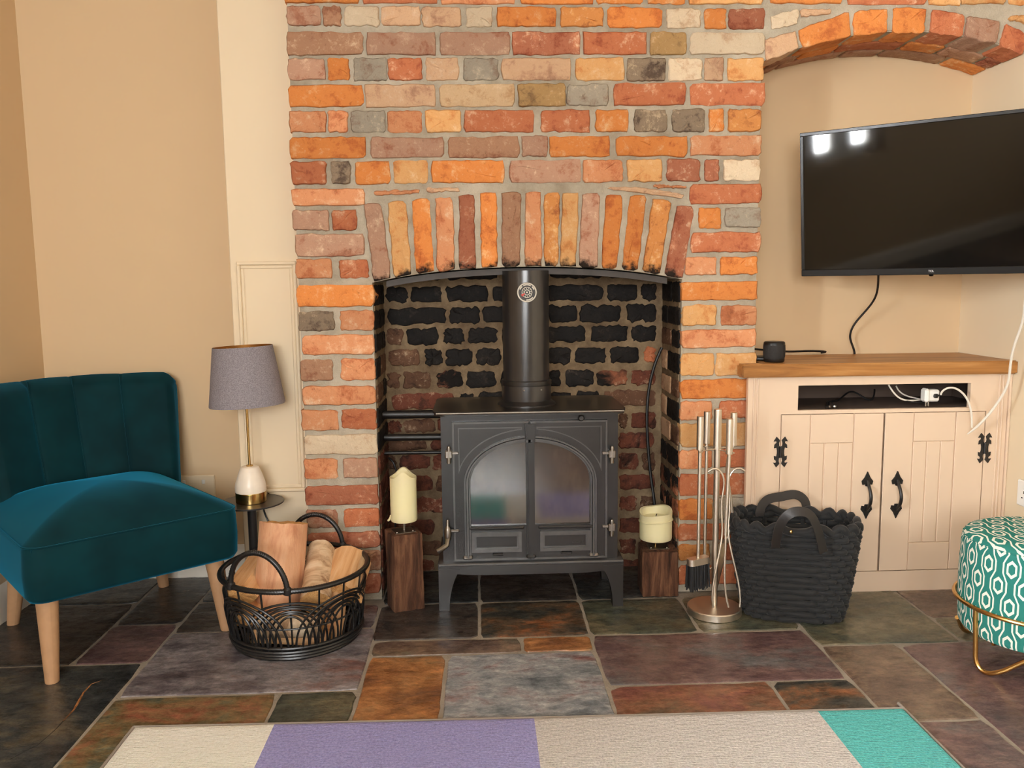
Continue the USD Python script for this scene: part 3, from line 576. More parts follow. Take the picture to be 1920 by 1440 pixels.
for i, (z0, z1) in enumerate(zs):
    for side in (0, 1):
        cut = 2.725+(0.115 if (i+side) % 2 else 0.175)
        for y0, y1 in ((2.735, cut-0.006), (cut+0.006, 2.988)):
            lo = z0 < 430
            code = ('H' if side == 0 else 'J') if lo else ('K' if rng.random() < 0.8 else 'I')
            if side == 1 and y0 > 2.8 and 430 <= z0 < 800: code = 'L'
            to = (lambda u, v, d: np.column_stack([OX0+0.003+d, u, v])) if side == 0 else (lambda u, v, d: np.column_stack([OX1-0.003-d, u, v]))
            k = 1 if side == 0 else 1
            brick(fb, [(y0, z0/1000), (y1, z0/1000), (y1, z1/1000), (y0, z1/1000)], code, to, proud=0.004, depth=0.006, rad=0.007)
# curved steel plate under the arch
ln = [(x, open_arch(x)-0.004) for x in ax[1:-1]]
struct('trim_1', prism(Polygon(ln+[(x, z-0.02) for x, z in ln[::-1]]), 0.035, 0.05, lambda u, v, d: np.column_stack([u, WALL_Y+d, v])), 'lintel_steel', 'thin curved grey steel lintel under the brick arch of the fireplace')
struct('trim_2', prism(Polygon(ln+[(x, z-0.006) for x, z in ln[::-1]]), 0.05, 0.27, lambda u, v, d: np.column_stack([u, WALL_Y+d, v])), 'stove_iron_dark', 'dark closing plate above the stove at the top of the fireplace')

# ------------------------------------------------------------------ boxed panelling left of the chimney, skirtings
bp = Thing('trim_3', 'tall cream boxed-in panel with a raised moulding left of the chimney breast', kind='structure')
bp.part('panel', bx(-0.823, -0.583, 2.80, BY, 0, CEIL, 0.003), 'wall_cream')
px0, px1, pz0, pz1 = -0.800, -0.604, 0.364, 1.145
for k, (w, d) in enumerate(((0.012, 0.010), (0.024, 0.005))):
    a0, a1, c0, c1 = px0+k*0.012, px1-k*0.012, pz0+k*0.012, pz1-k*0.012
    w = 0.012
    for q in ((a0, a1, c1-w, c1), (a0, a1, c0, c0+w), (a0, a0+w, c0+w, c1-w), (a1-w, a1, c0+w, c1-w)):
        bp.part('moulding', bx(q[0], q[1], 2.80-d, 2.801, q[2], q[3], 0.003), 'wall_cream')
def skirting(to, L):
    prof = Polygon([(0, 0), (0.016, 0), (0.016, 0.085), (0.012, 0.092), (0.012, 0.1), (0.005, 0.115), (0, 0.118)])
    v, f = arr(trimesh.creation.extrude_polygon(prof, L, engine='earcut')); w = to(v[:, 0], v[:, 1], v[:, 2]); c = w-w.mean(0)
    vol = np.einsum('ij,ij->i', c[f[:, 0]], np.cross(c[f[:, 1]], c[f[:, 2]])).sum()
    return w, (f if vol > 0 else f[:, ::-1])
struct('baseboard_left', skirting(lambda d, z, l: np.column_stack([LX+d, REAR_Y+l, z]), BY-REAR_Y), 'white_gloss', 'white skirting board along the left wall')
struct('baseboard_back', skirting(lambda d, z, l: np.column_stack([LX+0.016+l, BY-d, z]), 0.71), 'white_gloss', 'white skirting board on the back wall behind the chair')
struct('baseboard_right', skirting(lambda d, z, l: np.column_stack([RX-d, REAR_Y+l, z]), 2.6-REAR_Y), 'white_gloss', 'white skirting board along the right wall')
# ------------------------------------------------------------------ stove
SY = 2.63
st = Thing('wood_stove', 'black cast iron wood-burning stove with twin arched glass doors, standing in the fireplace', 'stove', (0.157, 2.77, 0))
def sw(name, mesh, m, parent=None, smooth=35, label=None): return st.part(name, mesh, m, parent=parent, smooth=smooth, world=True, label=label)
cx = 0.157
sw('body', cat(prism(sbox(-0.13, 0.155, 0.444, 0.642).difference(sbox(-0.088, 0.18, 0.402, 0.61)), 0, 0.28, lambda u, v, d: np.column_stack([u, SY+d, v])),
               bx(-0.128, 0.442, 2.905, 2.93, 0.157, 0.64, 0.002)), 'stove_iron')
sw('firebox_lining', bx(-0.1, 0.414, 2.80, 2.9, 0.185, 0.615, 0.01), 'stove_iron_dark')
corner = Polygon(rr(0.312, 0.176, 0.045, 8)+np.array([cx, 2.774]))
tp = prism(corner, 0, 0.007, lambda u, v, d: np.column_stack([u, v, 0.652+d])); tb = prism(corner.buffer(-0.004), 0, 0.008, lambda u, v, d: np.column_stack([u, v, 0.644+d]))
sw('top_plate', cat(tp, tb), 'stove_iron')
sw('top_edge', tube([(-0.142, 2.597, 0.655), (-0.1, 2.5955, 0.655), (0.41, 2.5955, 0.655), (0.457, 2.597, 0.655)], 0.0042, 8), 'worn_steel', label='worn bright front edge of the top plate')
# plinth with a bowed lower edge
pl = Polygon([(-0.147, 0.158), (0.461, 0.158), (0.461, 0.146)]+[(cx+0.304*t, 0.117+0.022*abs(t)**6) for t in np.linspace(1, -1, 21)]+[(-0.147, 0.146)])
sw('plinth', prism(pl, -0.02, 0.27, lambda u, v, d: np.column_stack([u, SY+d, v])), 'stove_iron')
sw('plinth_ledge', bx(-0.147, 0.461, SY-0.026, SY+0.02, 0.15, 0.159, 0.003), 'stove_iron_worn')
def leg(sgn, y0, y1):
    xo = cx+sgn*0.303; pts = [(xo, 0.14), (xo, 0.0), (xo-sgn*0.034, 0.0)]+[(xo-sgn*(0.034+0.036*t**2.2), 0.14*t) for t in np.linspace(0.1, 1, 9)]
    return prism(Polygon(pts), y0-SY, y1-SY, lambda u, v, d: np.column_stack([u, SY+d, v]))
for sgn in (-1, 1):
    sw('leg', leg(sgn, 2.608, 2.648), 'stove_iron'); sw('leg', leg(sgn, 2.86, 2.9), 'stove_iron')
fp = lambda u, v, d: np.column_stack([u, SY-d, v])
def arch_shape(hw, spring, crown, bottom):
    return Polygon([(cx-hw, bottom), (cx+hw, bottom), (cx+hw, spring)]+[(cx+hw*math.cos(a), spring+(crown-spring)*math.sin(a)) for a in np.linspace(0.06, math.pi-0.06, 37)]+[(cx-hw, spring)])
glass = arch_shape(0.194, 0.425, 0.556, 0.282)
for sgn, (d0, d1) in ((-1, (-0.093, 0.151)), (1, (0.159, 0.407))):
    half = sbox(d0, 0.166, d1, 0.624)
    win = glass.intersection(sbox(-1, 0, 0.143, 1) if sgn < 0 else sbox(0.171, 0, 1, 1))
    door = sw('door', prism(half.difference(win), 0.0, 0.014, fp), 'stove_iron')
    sw('door_rim', prism(half.difference(half.buffer(-0.006, join_style=2)), 0.013, 0.0175, fp), 'stove_iron_worn', parent=door)
    sw('glass_pane', prism(win.buffer(0.004), 0.002, 0.006, fp), 'smoked_glass', parent=door, label='smoke-stained stove glass')
    # three ridges round the arch, running down as a column
    for i, (r0, r1, h) in enumerate(((0.001, 0.0058, 0.021), (0.0075, 0.0135, 0.030), (0.0155, 0.0205, 0.024))):
        band = arch_shape(0.194+r1, 0.425, 0.556+r1, 0.178).difference(arch_shape(0.194+r0, 0.425, 0.556+r0, 0.1)).intersection(half).intersection(sbox(-1, 0.178, 0.140, 1) if sgn < 0 else sbox(0.174, 0.178, 1, 1))
        sw('arch_ridge', prism(band, 0.012, h, fp), 'stove_iron_worn', parent=door)
    xb = cx+sgn*0.206
    sw('column_foot', bx(xb-0.016, xb+0.016, SY-0.027, SY-0.01, 0.172, 0.184, 0.004), 'worn_steel', parent=door)
    # spandrel panel line above the arch
    sp = half.buffer(-0.019, join_style=2).difference(arch_shape(0.235, 0.425, 0.597, 0.1)).difference(sbox(-1, 0, 1, 0.44))
    sw('spandrel', prism(sp.difference(sp.buffer(-0.0035)), 0.013, 0.0165, fp), 'stove_iron_worn', parent=door)
    a0, a1 = (-0.036, 0.127) if sgn < 0 else (0.187, 0.352)
    sw('sill', bx(a0-0.006, a1+0.008, SY-0.024, SY-0.012, 0.27, 0.279, 0.003), 'stove_iron', parent=door)
    pan = sbox(a0, 0.194, a1, 0.261)
    sw('vent_frame', prism(pan.difference(pan.buffer(-0.011, join_style=2)), 0.012, 0.023, fp), 'stove_iron_worn', parent=door)
    sw('vent_frame', prism(pan.buffer(-0.011, join_style=2).difference(pan.buffer(-0.0155, join_style=2)), 0.012, 0.018, fp), 'stove_iron_worn', parent=door)
    sw('vent_tab', bx((a0+a1)/2-0.013, (a0+a1)/2+0.022, SY-0.026, SY-0.012, 0.183, 0.19, 0.002), 'stove_iron_dark', parent=door)
    if sgn > 0:
        # a small slanted cast mark, worn past reading in the photograph
        marks = [bx(0.292+k*0.0046, 0.2942+k*0.0046, SY-0.0152, SY-0.0135, 0.2175, 0.2175+h, 0.0004) for k, h in enumerate((0.004, 0.0045, 0.0052, 0.0052, 0.0085, 0.0085, 0.0052, 0.008, 0.0048))]
        sw('cast_mark', xf(cat(*marks), lambda v: v+np.column_stack([(v[:, 2]-0.2175)*0.45, v[:, 0]*0, v[:, 0]*0])), 'stove_iron_dark', parent=door, smooth=False)
    xh = -0.105 if sgn < 0 else 0.422
    for z in ((0.521,) if sgn < 0 else (0.512, 0.268)):
        sw('hinge', cat(bx(xh-0.012, xh+0.012, SY-0.022, SY+0.004, z-0.014, z+0.012, 0.003), lathe([(0.0065, z-0.03), (0.0065, z+0.02), (0.004, z+0.026)], (xh, SY-0.016, 0), 14), bx(xh-sgn*0.02-0.012, xh-sgn*0.02+0.012, SY-0.019, SY-0.008, z-0.002, z+0.008, 0.002)), 'worn_steel')
sw('centre_column', cat(prism(sbox(0.1435, 0.176, 0.1705, 0.556), 0.012, 0.02, fp), prism(sbox(0.150, 0.176, 0.164, 0.556), 0.018, 0.0275, fp), prism(Polygon([(0.139, 0.617), (0.175, 0.617), (0.170, 0.566), (0.144, 0.566)]), 0.012, 0.03, fp),
    prism(Polygon([(0.143, 0.612), (0.171, 0.612), (0.167, 0.571), (0.147, 0.571)]), 0.029, 0.034, fp), bx(0.141, 0.173, SY-0.03, SY-0.01, 0.171, 0.184, 0.005)), 'stove_iron')
sw('door_handle', cat(lathe([(0.010, 0.24), (0.012, 0.25), (0.012, 0.272), (0.008, 0.28), (0.0045, 0.285), (0.0045, 0.302), (0.002, 0.306)], (-0.113, SY-0.018, 0), 16), tube([(-0.113, SY-0.02, 0.245), (-0.116, SY-0.035, 0.226), (-0.132, SY-0.04, 0.216), (-0.146, SY-0.04, 0.208)], [0.008, 0.0085, 0.009, 0.009], 10), bx(-0.12, -0.075, SY-0.02, SY-0.008, 0.262, 0.272, 0.003)), 'worn_steel')
sw('air_knob', turn(lathe([(0.004, 0.0), (0.004, 0.014), (0.010, 0.016), (0.011, 0.022), (0.007, 0.028)], (0, 0, 0), 16), (1, 0, 0), 90, move=(0.322, SY+0.002, 0.632)), 'stove_iron')

# ------------------------------------------------------------------ flue
PX, PYc = 0.155, 2.76
fp_ = Thing('flue_pipe', 'black enamelled flue pipe rising from the stove into the chimney', 'flue pipe', (PX, PYc, 0.659))
fp_.part('pipe', lathe([(0.0775, 0.715), (0.0775, 1.104)], (PX, PYc, 0), 64), 'pipe_enamel', world=True, smooth=50)
fp_.part('collar', lathe([(0.083, 0.672), (0.083, 0.728), (0.081, 0.732), (0.0765, 0.734)], (PX, PYc, 0), 64), 'pipe_enamel', world=True)
fp_.part('joint_band', lathe([(0.0835, 0.726), (0.0848, 0.729), (0.0848, 0.741), (0.082, 0.744), (0.0765, 0.7445)], (PX, PYc, 0), 64), 'stove_iron', world=True)
fp_.part('base_ring', lathe([(0.098, 0.659), (0.098, 0.664), (0.092, 0.668), (0.0835, 0.676)], (PX, PYc, 0), 64), 'stove_iron', world=True)
for dx in (-0.012, 0.045): fp_.part('screw', turn(lathe([(0.0028, 0), (0.0028, 0.002), (0.0015, 0.003)], (0, 0, 0), 10), (1, 0, 0), 90, move=(PX+dx, PYc-math.sqrt(0.0832**2-dx*dx), 0.715)), 'worn_steel', world=True)
# magnetic thermometer
tmx, tmz = (0.155, 2.68, 1.034)[0], (0.155, 2.68, 1.034)[2]
tn = Thing('stove_thermometer', 'round dial thermometer stuck to the front of the flue pipe', 'thermometer', (tmx, 2.682, tmz))
def disc(r0, r1, d0, d1, n=48):
    ring = Point(0, 0).buffer(r1, 32)
    if r0: ring = ring.difference(Point(0, 0).buffer(r0, 32))
    return prism(ring, d0, d1, lambda u, v, d: np.column_stack([u, -d, v]))
tn.part('dial_plate', disc(0, 0.0325, 0.0, 0.003), 'dial_dark')
tn.part('outer_scale', disc(0.0275, 0.0315, 0.003, 0.0036), 'dial_cream')
tn.part('dial_face', disc(0, 0.021, 0.003, 0.0045), 'stove_iron_dark')
tn.part('hub', cat(disc(0.0, 0.003, 0.0045, 0.009), disc(0.007, 0.0095, 0.0045, 0.0052), disc(0.0155, 0.0175, 0.0045, 0.005)), 'dial_cream')
def wedge(r0, r1, a0, a1): 
    A = np.radians(np.linspace(a0, a1, 14)); return Polygon([(r1*math.cos(a), r1*math.sin(a)) for a in A]+[(r0*math.cos(a), r0*math.sin(a)) for a in A[::-1]])
for a0, a1 in ((60, 118), (20, 48), (128, 158), (-95, -40)): tn.part('scale_mark', prism(wedge(0.0225, 0.0265, a0, a1), 0.003, 0.0038, lambda u, v, d: np.column_stack([u, -d, v])), 'dial_cream')
tn.part('needle', prism(wedge(0.008, 0.0205, 198, 222), 0.0046, 0.0066, lambda u, v, d: np.column_stack([u, -d, v])), 'red_paint')
for k in range(12): tn.part('tick', prism(wedge(0.011, 0.0145, k*30+4, k*30+14), 0.0045, 0.005, lambda u, v, d: np.column_stack([u, -d, v])), 'dial_cream')
# iron pipes at the left of the stove
for py, r, w in ((777, 0.0145, 'thickest black iron pipe running from the left jamb into the stove side, topmost of three'), (820, 0.012, 'black iron pipe left of the stove, middle of the three'), (849, 0.0062, 'thin black iron pipe left of the stove, lowest of the three')):
    z = {777: (-0.244, 2.86, 0.614)[2], 820: (-0.246, 2.86, 0.533)[2], 849: (-0.248, 2.86, 0.478)[2]}[py]
    single('iron_pipe', w, 'pipe', tube([(OX0+0.004, 2.86, z), (-0.25, 2.86, z), (-0.131, 2.86, z)], r, 14), 'black_iron')
# cables in the fireplace
single('cable', 'black cable hanging down the right side of the fireplace behind the cream candle stub', 'cable', tube(spline([(0.652, 2.93, 0.829), (0.623, 2.93, 0.756), (0.605, 2.93, 0.67), (0.598, 2.92, 0.564), (0.603, 2.91, 0.449), (0.613, 2.9, 0.343), (0.62, 2.88, 0.24), (0.607, 2.86, 0.147), (0.6, 2.84, 0.02), (0.56, 2.86, 0.006)], 60), 0.0055, 8), 'black_cable')
single('cable', 'thin black cable curving down behind the tall pillar candle', 'cable', tube(spline([(-0.337, 2.95, 0.443), (-0.317, 2.94, 0.425), (-0.308, 2.94, 0.392), (-0.308, 2.94, 0.323), (-0.319, 2.94, 0.164), (-0.31, 2.93, 0.006)], 40), 0.0032, 6), 'black_cable')

# ------------------------------------------------------------------ candles on beam blocks
def beam_block(x0, x1, y0, y1, z1, rng, rz, label, loc):
    t = Thing('candle_holder', label, 'candle holder', loc, rz)
    hx, hy = (x1-x0)/2, (y1-y0)/2; n = 12; R = []
    base = rr(hx, hy, 0.006, n)
    base = np.vstack([base[i]*(1-f)+base[(i+1) % len(base)]*f for i in range(len(base)) for f in ((0,) if np.linalg.norm(base[(i+1) % len(base)]-base[i]) < 0.02 else np.linspace(0, 1, 15)[:-1])]); sc = np.ones(len(base))
    ph = np.arctan2(base[:, 1], base[:, 0]); groove = meshkit.fbm(np.column_stack([ph*7, ph*0, ph*0+rng.uniform(0, 9)]), 4, 3)
    rng0 = rng.uniform(0, 9)
    for k, z in enumerate(np.r_[0, np.linspace(0.004, z1-0.004, 17), z1]):
        s = 1-0.03*(k in (0, 18)); w = meshkit.fbm(np.column_stack([ph*5, np.full_like(ph, z*14), ph*0+3]), 3, 5); groove = meshkit.fbm(np.column_stack([ph*8, np.full_like(ph, z*4), ph*0+rng0]), 4, 3)
        o = base*(s+(groove[:, None]-0.5)*0.22+(w[:, None]-0.5)*0.14); R.append(level(o, z, (0, 0)))
    t.part('beam_block', loft(R), 'beam_weathered', smooth=50)
    t.part('metal_plate', bx(-0.034, 0.036, -0.03, 0.03, z1-0.001, z1+0.002, 0.001), 'worn_steel')
    for dx in (-0.026, 0.028): t.part('nail', lathe([(0.004, z1+0.002), (0.0035, z1+0.004), (0.001, z1+0.005)], (dx, -0.018, 0), 10), 'worn_steel')
    return t
rng = np.random.default_rng(5)
b1 = beam_block(-0.313, -0.211, 2.6, 2.702, 0.257, rng, 21, 'taller weathered wooden beam block with a spike under the tall pillar candle', (-0.262, 2.662, 0))
b1.part('spike', lathe([(0.0045, 0.258), (0.0045, 0.293), (0.002, 0.31)], (0.004, 0, 0), 12), 'worn_steel')
b2 = beam_block(0.538, 0.66, 2.68, 2.8, 0.156, rng, -3, 'shorter dark wooden beam block with a spike under the squat candle stub', (0.603, 2.742, 0))
b2.part('spike', lathe([(0.0035, 0.157), (0.0035, 0.186), (0.0015, 0.2)], (-0.008, 0, 0), 12), 'brass')
a = np.arange(48)*2*math.pi/48
def candle(name, label, c, r, z0, tops, drip):
    t = Thing(name, label, 'candle', (c[0], c[1], z0))
    cir = np.column_stack([np.cos(a), np.sin(a)]); wob = 1+0.02*(meshkit.fbm(np.column_stack([np.cos(a)*2, np.sin(a)*2, a*0]), 3, 9)-0.5)
    top = tops(a); R = [level(cir*r*0.965, 0), level(cir*r, 0.004)]
    for f in (0.3, 0.6, 0.85): R.append(np.column_stack([cir*r*wob[:, None], top*f]))
    R.append(np.column_stack([cir*(r*1.0+drip*(0.4+0.6*np.sin(a*3+1))[:, None]), top-0.004])); R.append(np.column_stack([cir*(r*0.98+drip)[:, None] if np.ndim(r) else cir*(r*0.98+drip), top]))
    R.append(np.column_stack([cir*(r*0.86), top-0.002])); R.append(np.column_stack([cir*(r*0.78), top*0+top.min()-0.012])); R.append(np.column_stack([cir*0.008, top*0+top.min()-0.016]))
    t.part('wax_pillar', loft(R), 'wax', smooth=50)
    t.part('wick', tube([(0, 0, top.min()-0.018), (0.001, 0, top.min()-0.008), (0.004, 0, top.min()-0.001)], 0.0014, 6), 'wick')
    return t
c1 = candle('pillar_candle', 'tall cream pillar candle with a melted peaked rim on the left beam block', (-0.258, 2.663), 0.0435, 0.293, lambda a: 0.146+0.024*np.exp(-((np.mod(a-1.62+math.pi, 2*math.pi)-math.pi)/0.55)**2)+0.024*np.exp(-((np.mod(a+1.5+math.pi, 2*math.pi)-math.pi)/0.5)**2), 0.0012)
c1.part('drip', tube([(-0.043, -0.006, 0.02), (-0.0445, -0.008, 0.012), (-0.048, -0.01, 0.004), (-0.053, -0.011, 0.002)], [0.002, 0.003, 0.004, 0.003], 8), 'wax')
c2 = candle('candle_stub', 'squat cream candle stub with a hollow top on the right beam block', (0.595, 2.742), 0.0555, 0.186, lambda a: 0.098+0.008*np.sin(a+0.6)+0.003*np.sin(3*a), 0.001)
c2.part('wax_rim', tube(np.column_stack([np.cos(a)*0.0565, np.sin(a)*0.0565, 0.066+0.004*np.sin(a+2)]), 0.0026, 8, closed=True), 'wax')

# ------------------------------------------------------------------ log basket
BC = np.array([-0.572, 2.457]); RB, RT, ZT = 0.183, 0.217, 0.217
bk_ = Thing('log_basket', 'round open black rattan basket with arched weave and two wrapped handles, full of split logs', 'basket', (BC[0], BC[1], 0))
def rad(z): return RB+(RT-RB)*(z/ZT)**0.8
def bp3(th, z, dr=0.0): r = rad(z)+dr; return np.array([r*math.cos(th), r*math.sin(th), z])
th = np.arange(360)*2*math.pi/360
bk_.part('rim', tube(np.column_stack([RT*np.cos(th), RT*np.sin(th), np.full(360, ZT)]), np.where(np.arange(360) % 2, 0.0075, 0.0084), 10, closed=True), 'rattan_black')
for z, dr, r in ((0.0065, 0.0, 0.0062), (0.018, 0.004, 0.006), (0.029, 0.006, 0.0056), (0.040, 0.003, 0.005)):
    bk_.part('base_ring', tube(np.column_stack([(rad(z)+dr)*np.cos(th[::4]), (rad(z)+dr)*np.sin(th[::4]), np.full(90, z)]), r, 8, closed=True), 'rattan_black')
bk_.part('base_plate', cat(*[tube([(-math.sqrt(RB**2-s*s), s, 0.005), (math.sqrt(RB**2-s*s), s, 0.005)], 0.003, 6) for s in np.linspace(-0.165, 0.165, 12)]), 'rattan_black')
bk_.part('middle_ring', tube(np.column_stack([rad(0.1)*np.cos(th[::4]), rad(0.1)*np.sin(th[::4]), np.full(90, 0.1)]), 0.0028, 8, closed=True), 'rattan_black')
NP = 8; th0 = math.radians(-82)
for k in range(NP):
    c = th0+k*2*math.pi/NP; W = []
    for i in range(6):
        hw = math.radians(42-5.6*i); top = 0.178-0.0078*i; dr = 0.004*(1 if i % 2 else -1)*0.5+(0.002 if k % 2 else -0.003)
        P = []
        for t in np.linspace(-1, 1, 27):
            # a stilted arch: legs almost upright, round head
            ang = c+hw*math.sin(t*math.pi/2)*1.0; z = 0.022+(top-0.022)*math.cos(t*math.pi/2)**0.75
            P.append(bp3(ang, z, dr))
        W.append(tube(P, 0.0034, 6))
    bk_.part('arch_weave', cat(*W), 'rattan_black')
for k in range(16):
    c = th0+k*2*math.pi/16; bk_.part('stake', tube([bp3(c, z, -0.006) for z in np.linspace(0.01, ZT, 8)], 0.003, 6), 'rattan_black')
def basket_handle(a0, a1, h, lean):
    p0, p1 = bp3(a0, ZT), bp3(a1, ZT); mid = (p0+p1)/2; out = mid/np.linalg.norm(mid[:2])*np.array([1, 1, 0]); P = []
    for t in np.linspace(0, math.pi, 90):
        q = mid+(p0-mid)*math.cos(t)*(1-0.12*math.sin(t)); P.append(q+np.array([0, 0, h*math.sin(t)**0.8])+out*lean*math.sin(t))
    return cat(tube(P, np.where(np.arange(90) % 2, 0.0072, 0.0082), 10), *[lathe([(0.006, ZT-0.011), (0.0125, ZT-0.007), (0.0125, ZT+0.007), (0.007, ZT+0.014)], p*np.array([1, 1, 0]), 14) for p in (p0, p1)])
angd = lambda p: math.atan2(p[1]-BC[1], p[0]-BC[0])
bk_.part('handle', basket_handle(math.atan2(-0.148, -0.135), math.atan2(-0.2, 0.024), 0.108, 0.01), 'rattan_black')
bk_.part('handle', basket_handle(math.atan2(0.2, -0.06), math.atan2(0.189, 0.116), 0.104, 0.0), 'rattan_black')

# ------------------------------------------------------------------ logs: built along local z, then laid
def log_mesh(sec, L, rng, bend=0.0, taper=0.0, rough=0.002):
    """a billet: sec is its outline; returns wood sides and the two ends"""
    n = len(sec); R = []; seed = rng.integers(1000)
    for k, z in enumerate(np.linspace(0, L, 12)):
        s = 1-taper*z/L; o = sec*s
        d = meshkit.fbm(np.column_stack([sec*40, np.full(n, z*9)]), 3, seed)-0.5
        nn = sec/np.linalg.norm(sec, axis=1, keepdims=True); o = o+nn*(d*rough*4)[:, None]
        R.append(np.column_stack([o, np.full(n, z)+(meshkit.fbm(np.column_stack([sec*90, np.full(n, k)]), 2, seed+1)-0.5)*(0.008 if k in (0, 11) else 0)])+np.array([bend*math.sin(math.pi*z/L), 0, 0]))
    side = loft(R, caps=False); ends = []
    for q, inw in ((R[0], 1), (R[-1], -1)):
        c = q.mean(0); mid = c+(q-c)*0.5; mid[:, 2] += rng.normal(0, 0.0015, n)
        v = np.vstack([q, mid, c]); j = np.arange(n); f = np.vstack([np.stack([j, (j+1) % n, n+(j+1) % n], 1), np.stack([j, n+(j+1) % n, n+j], 1), np.stack([n+j, n+(j+1) % n, np.full(n, 2*n)], 1)])
        ends.append((v, f[:, ::-1] if inw == 1 else f))
    return side, ends
def sector(r, a0, a1, n_arc=22, n_flat=7):
    A = np.radians(np.linspace(a0, a1, n_arc)); arc = np.column_stack([r*np.cos(A), r*np.sin(A)]); k = np.linspace(0, 1, n_flat+2)[1:-1, None]
    c = np.zeros(2); P = np.vstack([arc, arc[-1]*(1-k)+c*k, c[None], c*(1-k)+arc[0]*k]); return P-P.mean(0)
def round_sec(r, n=30): A = np.arange(n)*2*math.pi/n; return np.column_stack([r*np.cos(A), r*np.sin(A)])*(1+0.05*np.sin(2*A+1)+0.03*np.sin(3*A))[:, None]
def frame(p, q, roll):
    z = np.array(q, float)-np.array(p, float); L = np.linalg.norm(z); z /= L
    x = np.cross([0, 1.0, 0.01], z); x /= np.linalg.norm(x); y = np.cross(z, x); c, s = math.cos(math.radians(roll)), math.sin(math.radians(roll))
    return L, np.array([c*x+s*y, -s*x+c*y, z])
def log(label, p, q, sec, roll, rng, side='log_split', **k):
    L, R = frame(p, q, roll); s, e = log_mesh(sec, L, rng, **k)
    # keep the log's own axes (its z is its length) so that the grain runs along it
    path = free('/World/log'); x = UsdGeom.Xform.Define(stage, path); mm = Gf.Matrix4d(1.0)
    for i in range(3): mm.SetRow(i, Gf.Vec4d(*map(float, R[i]), 0))
    mm.SetRow(3, Gf.Vec4d(*map(float, p), 1)); x.AddTransformOp().Set(mm)
    for kk, vv in (('label', label), ('category', 'log'), ('group', 'firewood in the basket')): x.GetPrim().SetCustomDataByKey(kk, vv)
    usdkit.mesh(stage, path+'/wood', s, M[side], smooth=40); 
    for k, q in enumerate(e): usdkit.mesh(stage, path+('/cut_end', '/cut_end_001')[k], q, M['log_end'], smooth=40)
rng = np.random.default_rng(21)
log('tall upright split log with a smooth pale face, highest in the basket', (-0.628, 2.395, 0.02), (-0.602, 2.462, 0.352), sector(0.093, 200, 340)*np.array([0.8, 0.9]), 8, rng, side='bark_smooth', taper=-0.02, rough=0.0015)
log('half-round log lying at the left of the basket with its cut end showing', (-0.712, 2.36, 0.165), (-0.70, 2.59, 0.19), sector(0.066, 20, 160)*np.array([0.8, 1.0]), -10, rng, taper=0.03)
log('squared split log tucked under the left end log', (-0.69, 2.36, 0.10), (-0.70, 2.56, 0.105), sector(0.07, 30, 120), 60, rng)
log('birch log with peeling papery bark and a crumbly end, right of the tall log', (-0.492, 2.335, 0.147), (-0.515, 2.57, 0.228), round_sec(0.041), 0, rng, side='bark_birch', rough=0.003)
log('wedge-shaped split log leaning on the right rim of the basket', (-0.425, 2.395, 0.150), (-0.412, 2.57, 0.208), sector(0.075, 25, 150), 195, rng, taper=0.05, rough=0.003)
log('pale birch log low in the basket behind the front weave', (-0.66, 2.345, 0.076), (-0.47, 2.345, 0.07), round_sec(0.033), 0, rng, side='bark_birch')
log('reddish split log on the bottom of the basket', (-0.68, 2.40, 0.035), (-0.45, 2.37, 0.03), sector(0.05, 10, 170), 90, rng)
log('split log standing low at the right behind the weave', (-0.462, 2.40, 0.02), (-0.45, 2.42, 0.155), sector(0.046, 20, 160), 150, rng)

# ------------------------------------------------------------------ fire tools
TX, TY = 0.743, 2.535
ts = Thing('fire_tool_stand', 'brushed steel fire tool stand with a round base beside the black rope basket', 'fire tool stand', (TX, TY, 0))
ts.part('base', lathe([(0.083, 0.0), (0.086, 0.002), (0.086, 0.021), (0.083, 0.024)], (0, 0, 0), 64), 'brushed_steel')
ts.part('pole', lathe([(0.0095, 0.024), (0.0095, 0.545)], (0, 0, 0), 20), 'brushed_steel')
ts.part('grip', lathe([(0.012, 0.54), (0.0122, 0.545), (0.0122, 0.662), (0.0105, 0.665)], (0, 0, 0), 24), 'brushed_steel')
tools = {'brush': (-0.063, -0.03), 'poker': (-0.02, 0.05), 'tongs': (0.022, -0.054), 'shovel': (0.062, 0.035)}
for k, (dx, dy) in tools.items():
    n = np.hypot(dx, dy); e = np.array([dx, dy])/n; px = np.array([-e[1], e[0]])*0.009
    ts.part('hook', tube([(0, 0, 0.538), (dx-e[0]*0.008, dy-e[1]*0.008, 0.538), (dx-e[0]*0.004+px[0], dy-e[1]*0.004+px[1], 0.537), (dx+e[0]*0.012+px[0], dy+e[1]*0.012+px[1], 0.537)], 0.0022, 6), 'brushed_steel')
def tool(name, label, cat_, k, ztop, zlen):
    dx, dy = tools[k]; t = Thing(name, label, cat_, (TX+dx, TY+dy, 0.03), group=None)
    t.part('handle', lathe([(0.0098, zlen-0.03), (0.0105, zlen-0.029), (0.0105, ztop-0.031), (0.0095, ztop-0.03)], (0, 0, 0), 20), 'brushed_steel')
    return t
t = tool('hearth_brush', 'steel hearth brush with black bristles hanging at the left of the tool stand', 'brush', 'brush', 0.648, 0.542)
t.part('shaft', lathe([(0.0055, 0.165), (0.0055, 0.515)], (0, 0, 0), 14), 'brushed_steel')
hd = Polygon(rr(0.040, 0.0155, 0.0145, 8))
t.part('head', turn(prism(hd, 0, 0.021, lambda u, v, d: np.column_stack([u, v, 0.145+d])), (0, 0, 1), 25), 'brushed_steel')
bpts = []; rng = np.random.default_rng(3)
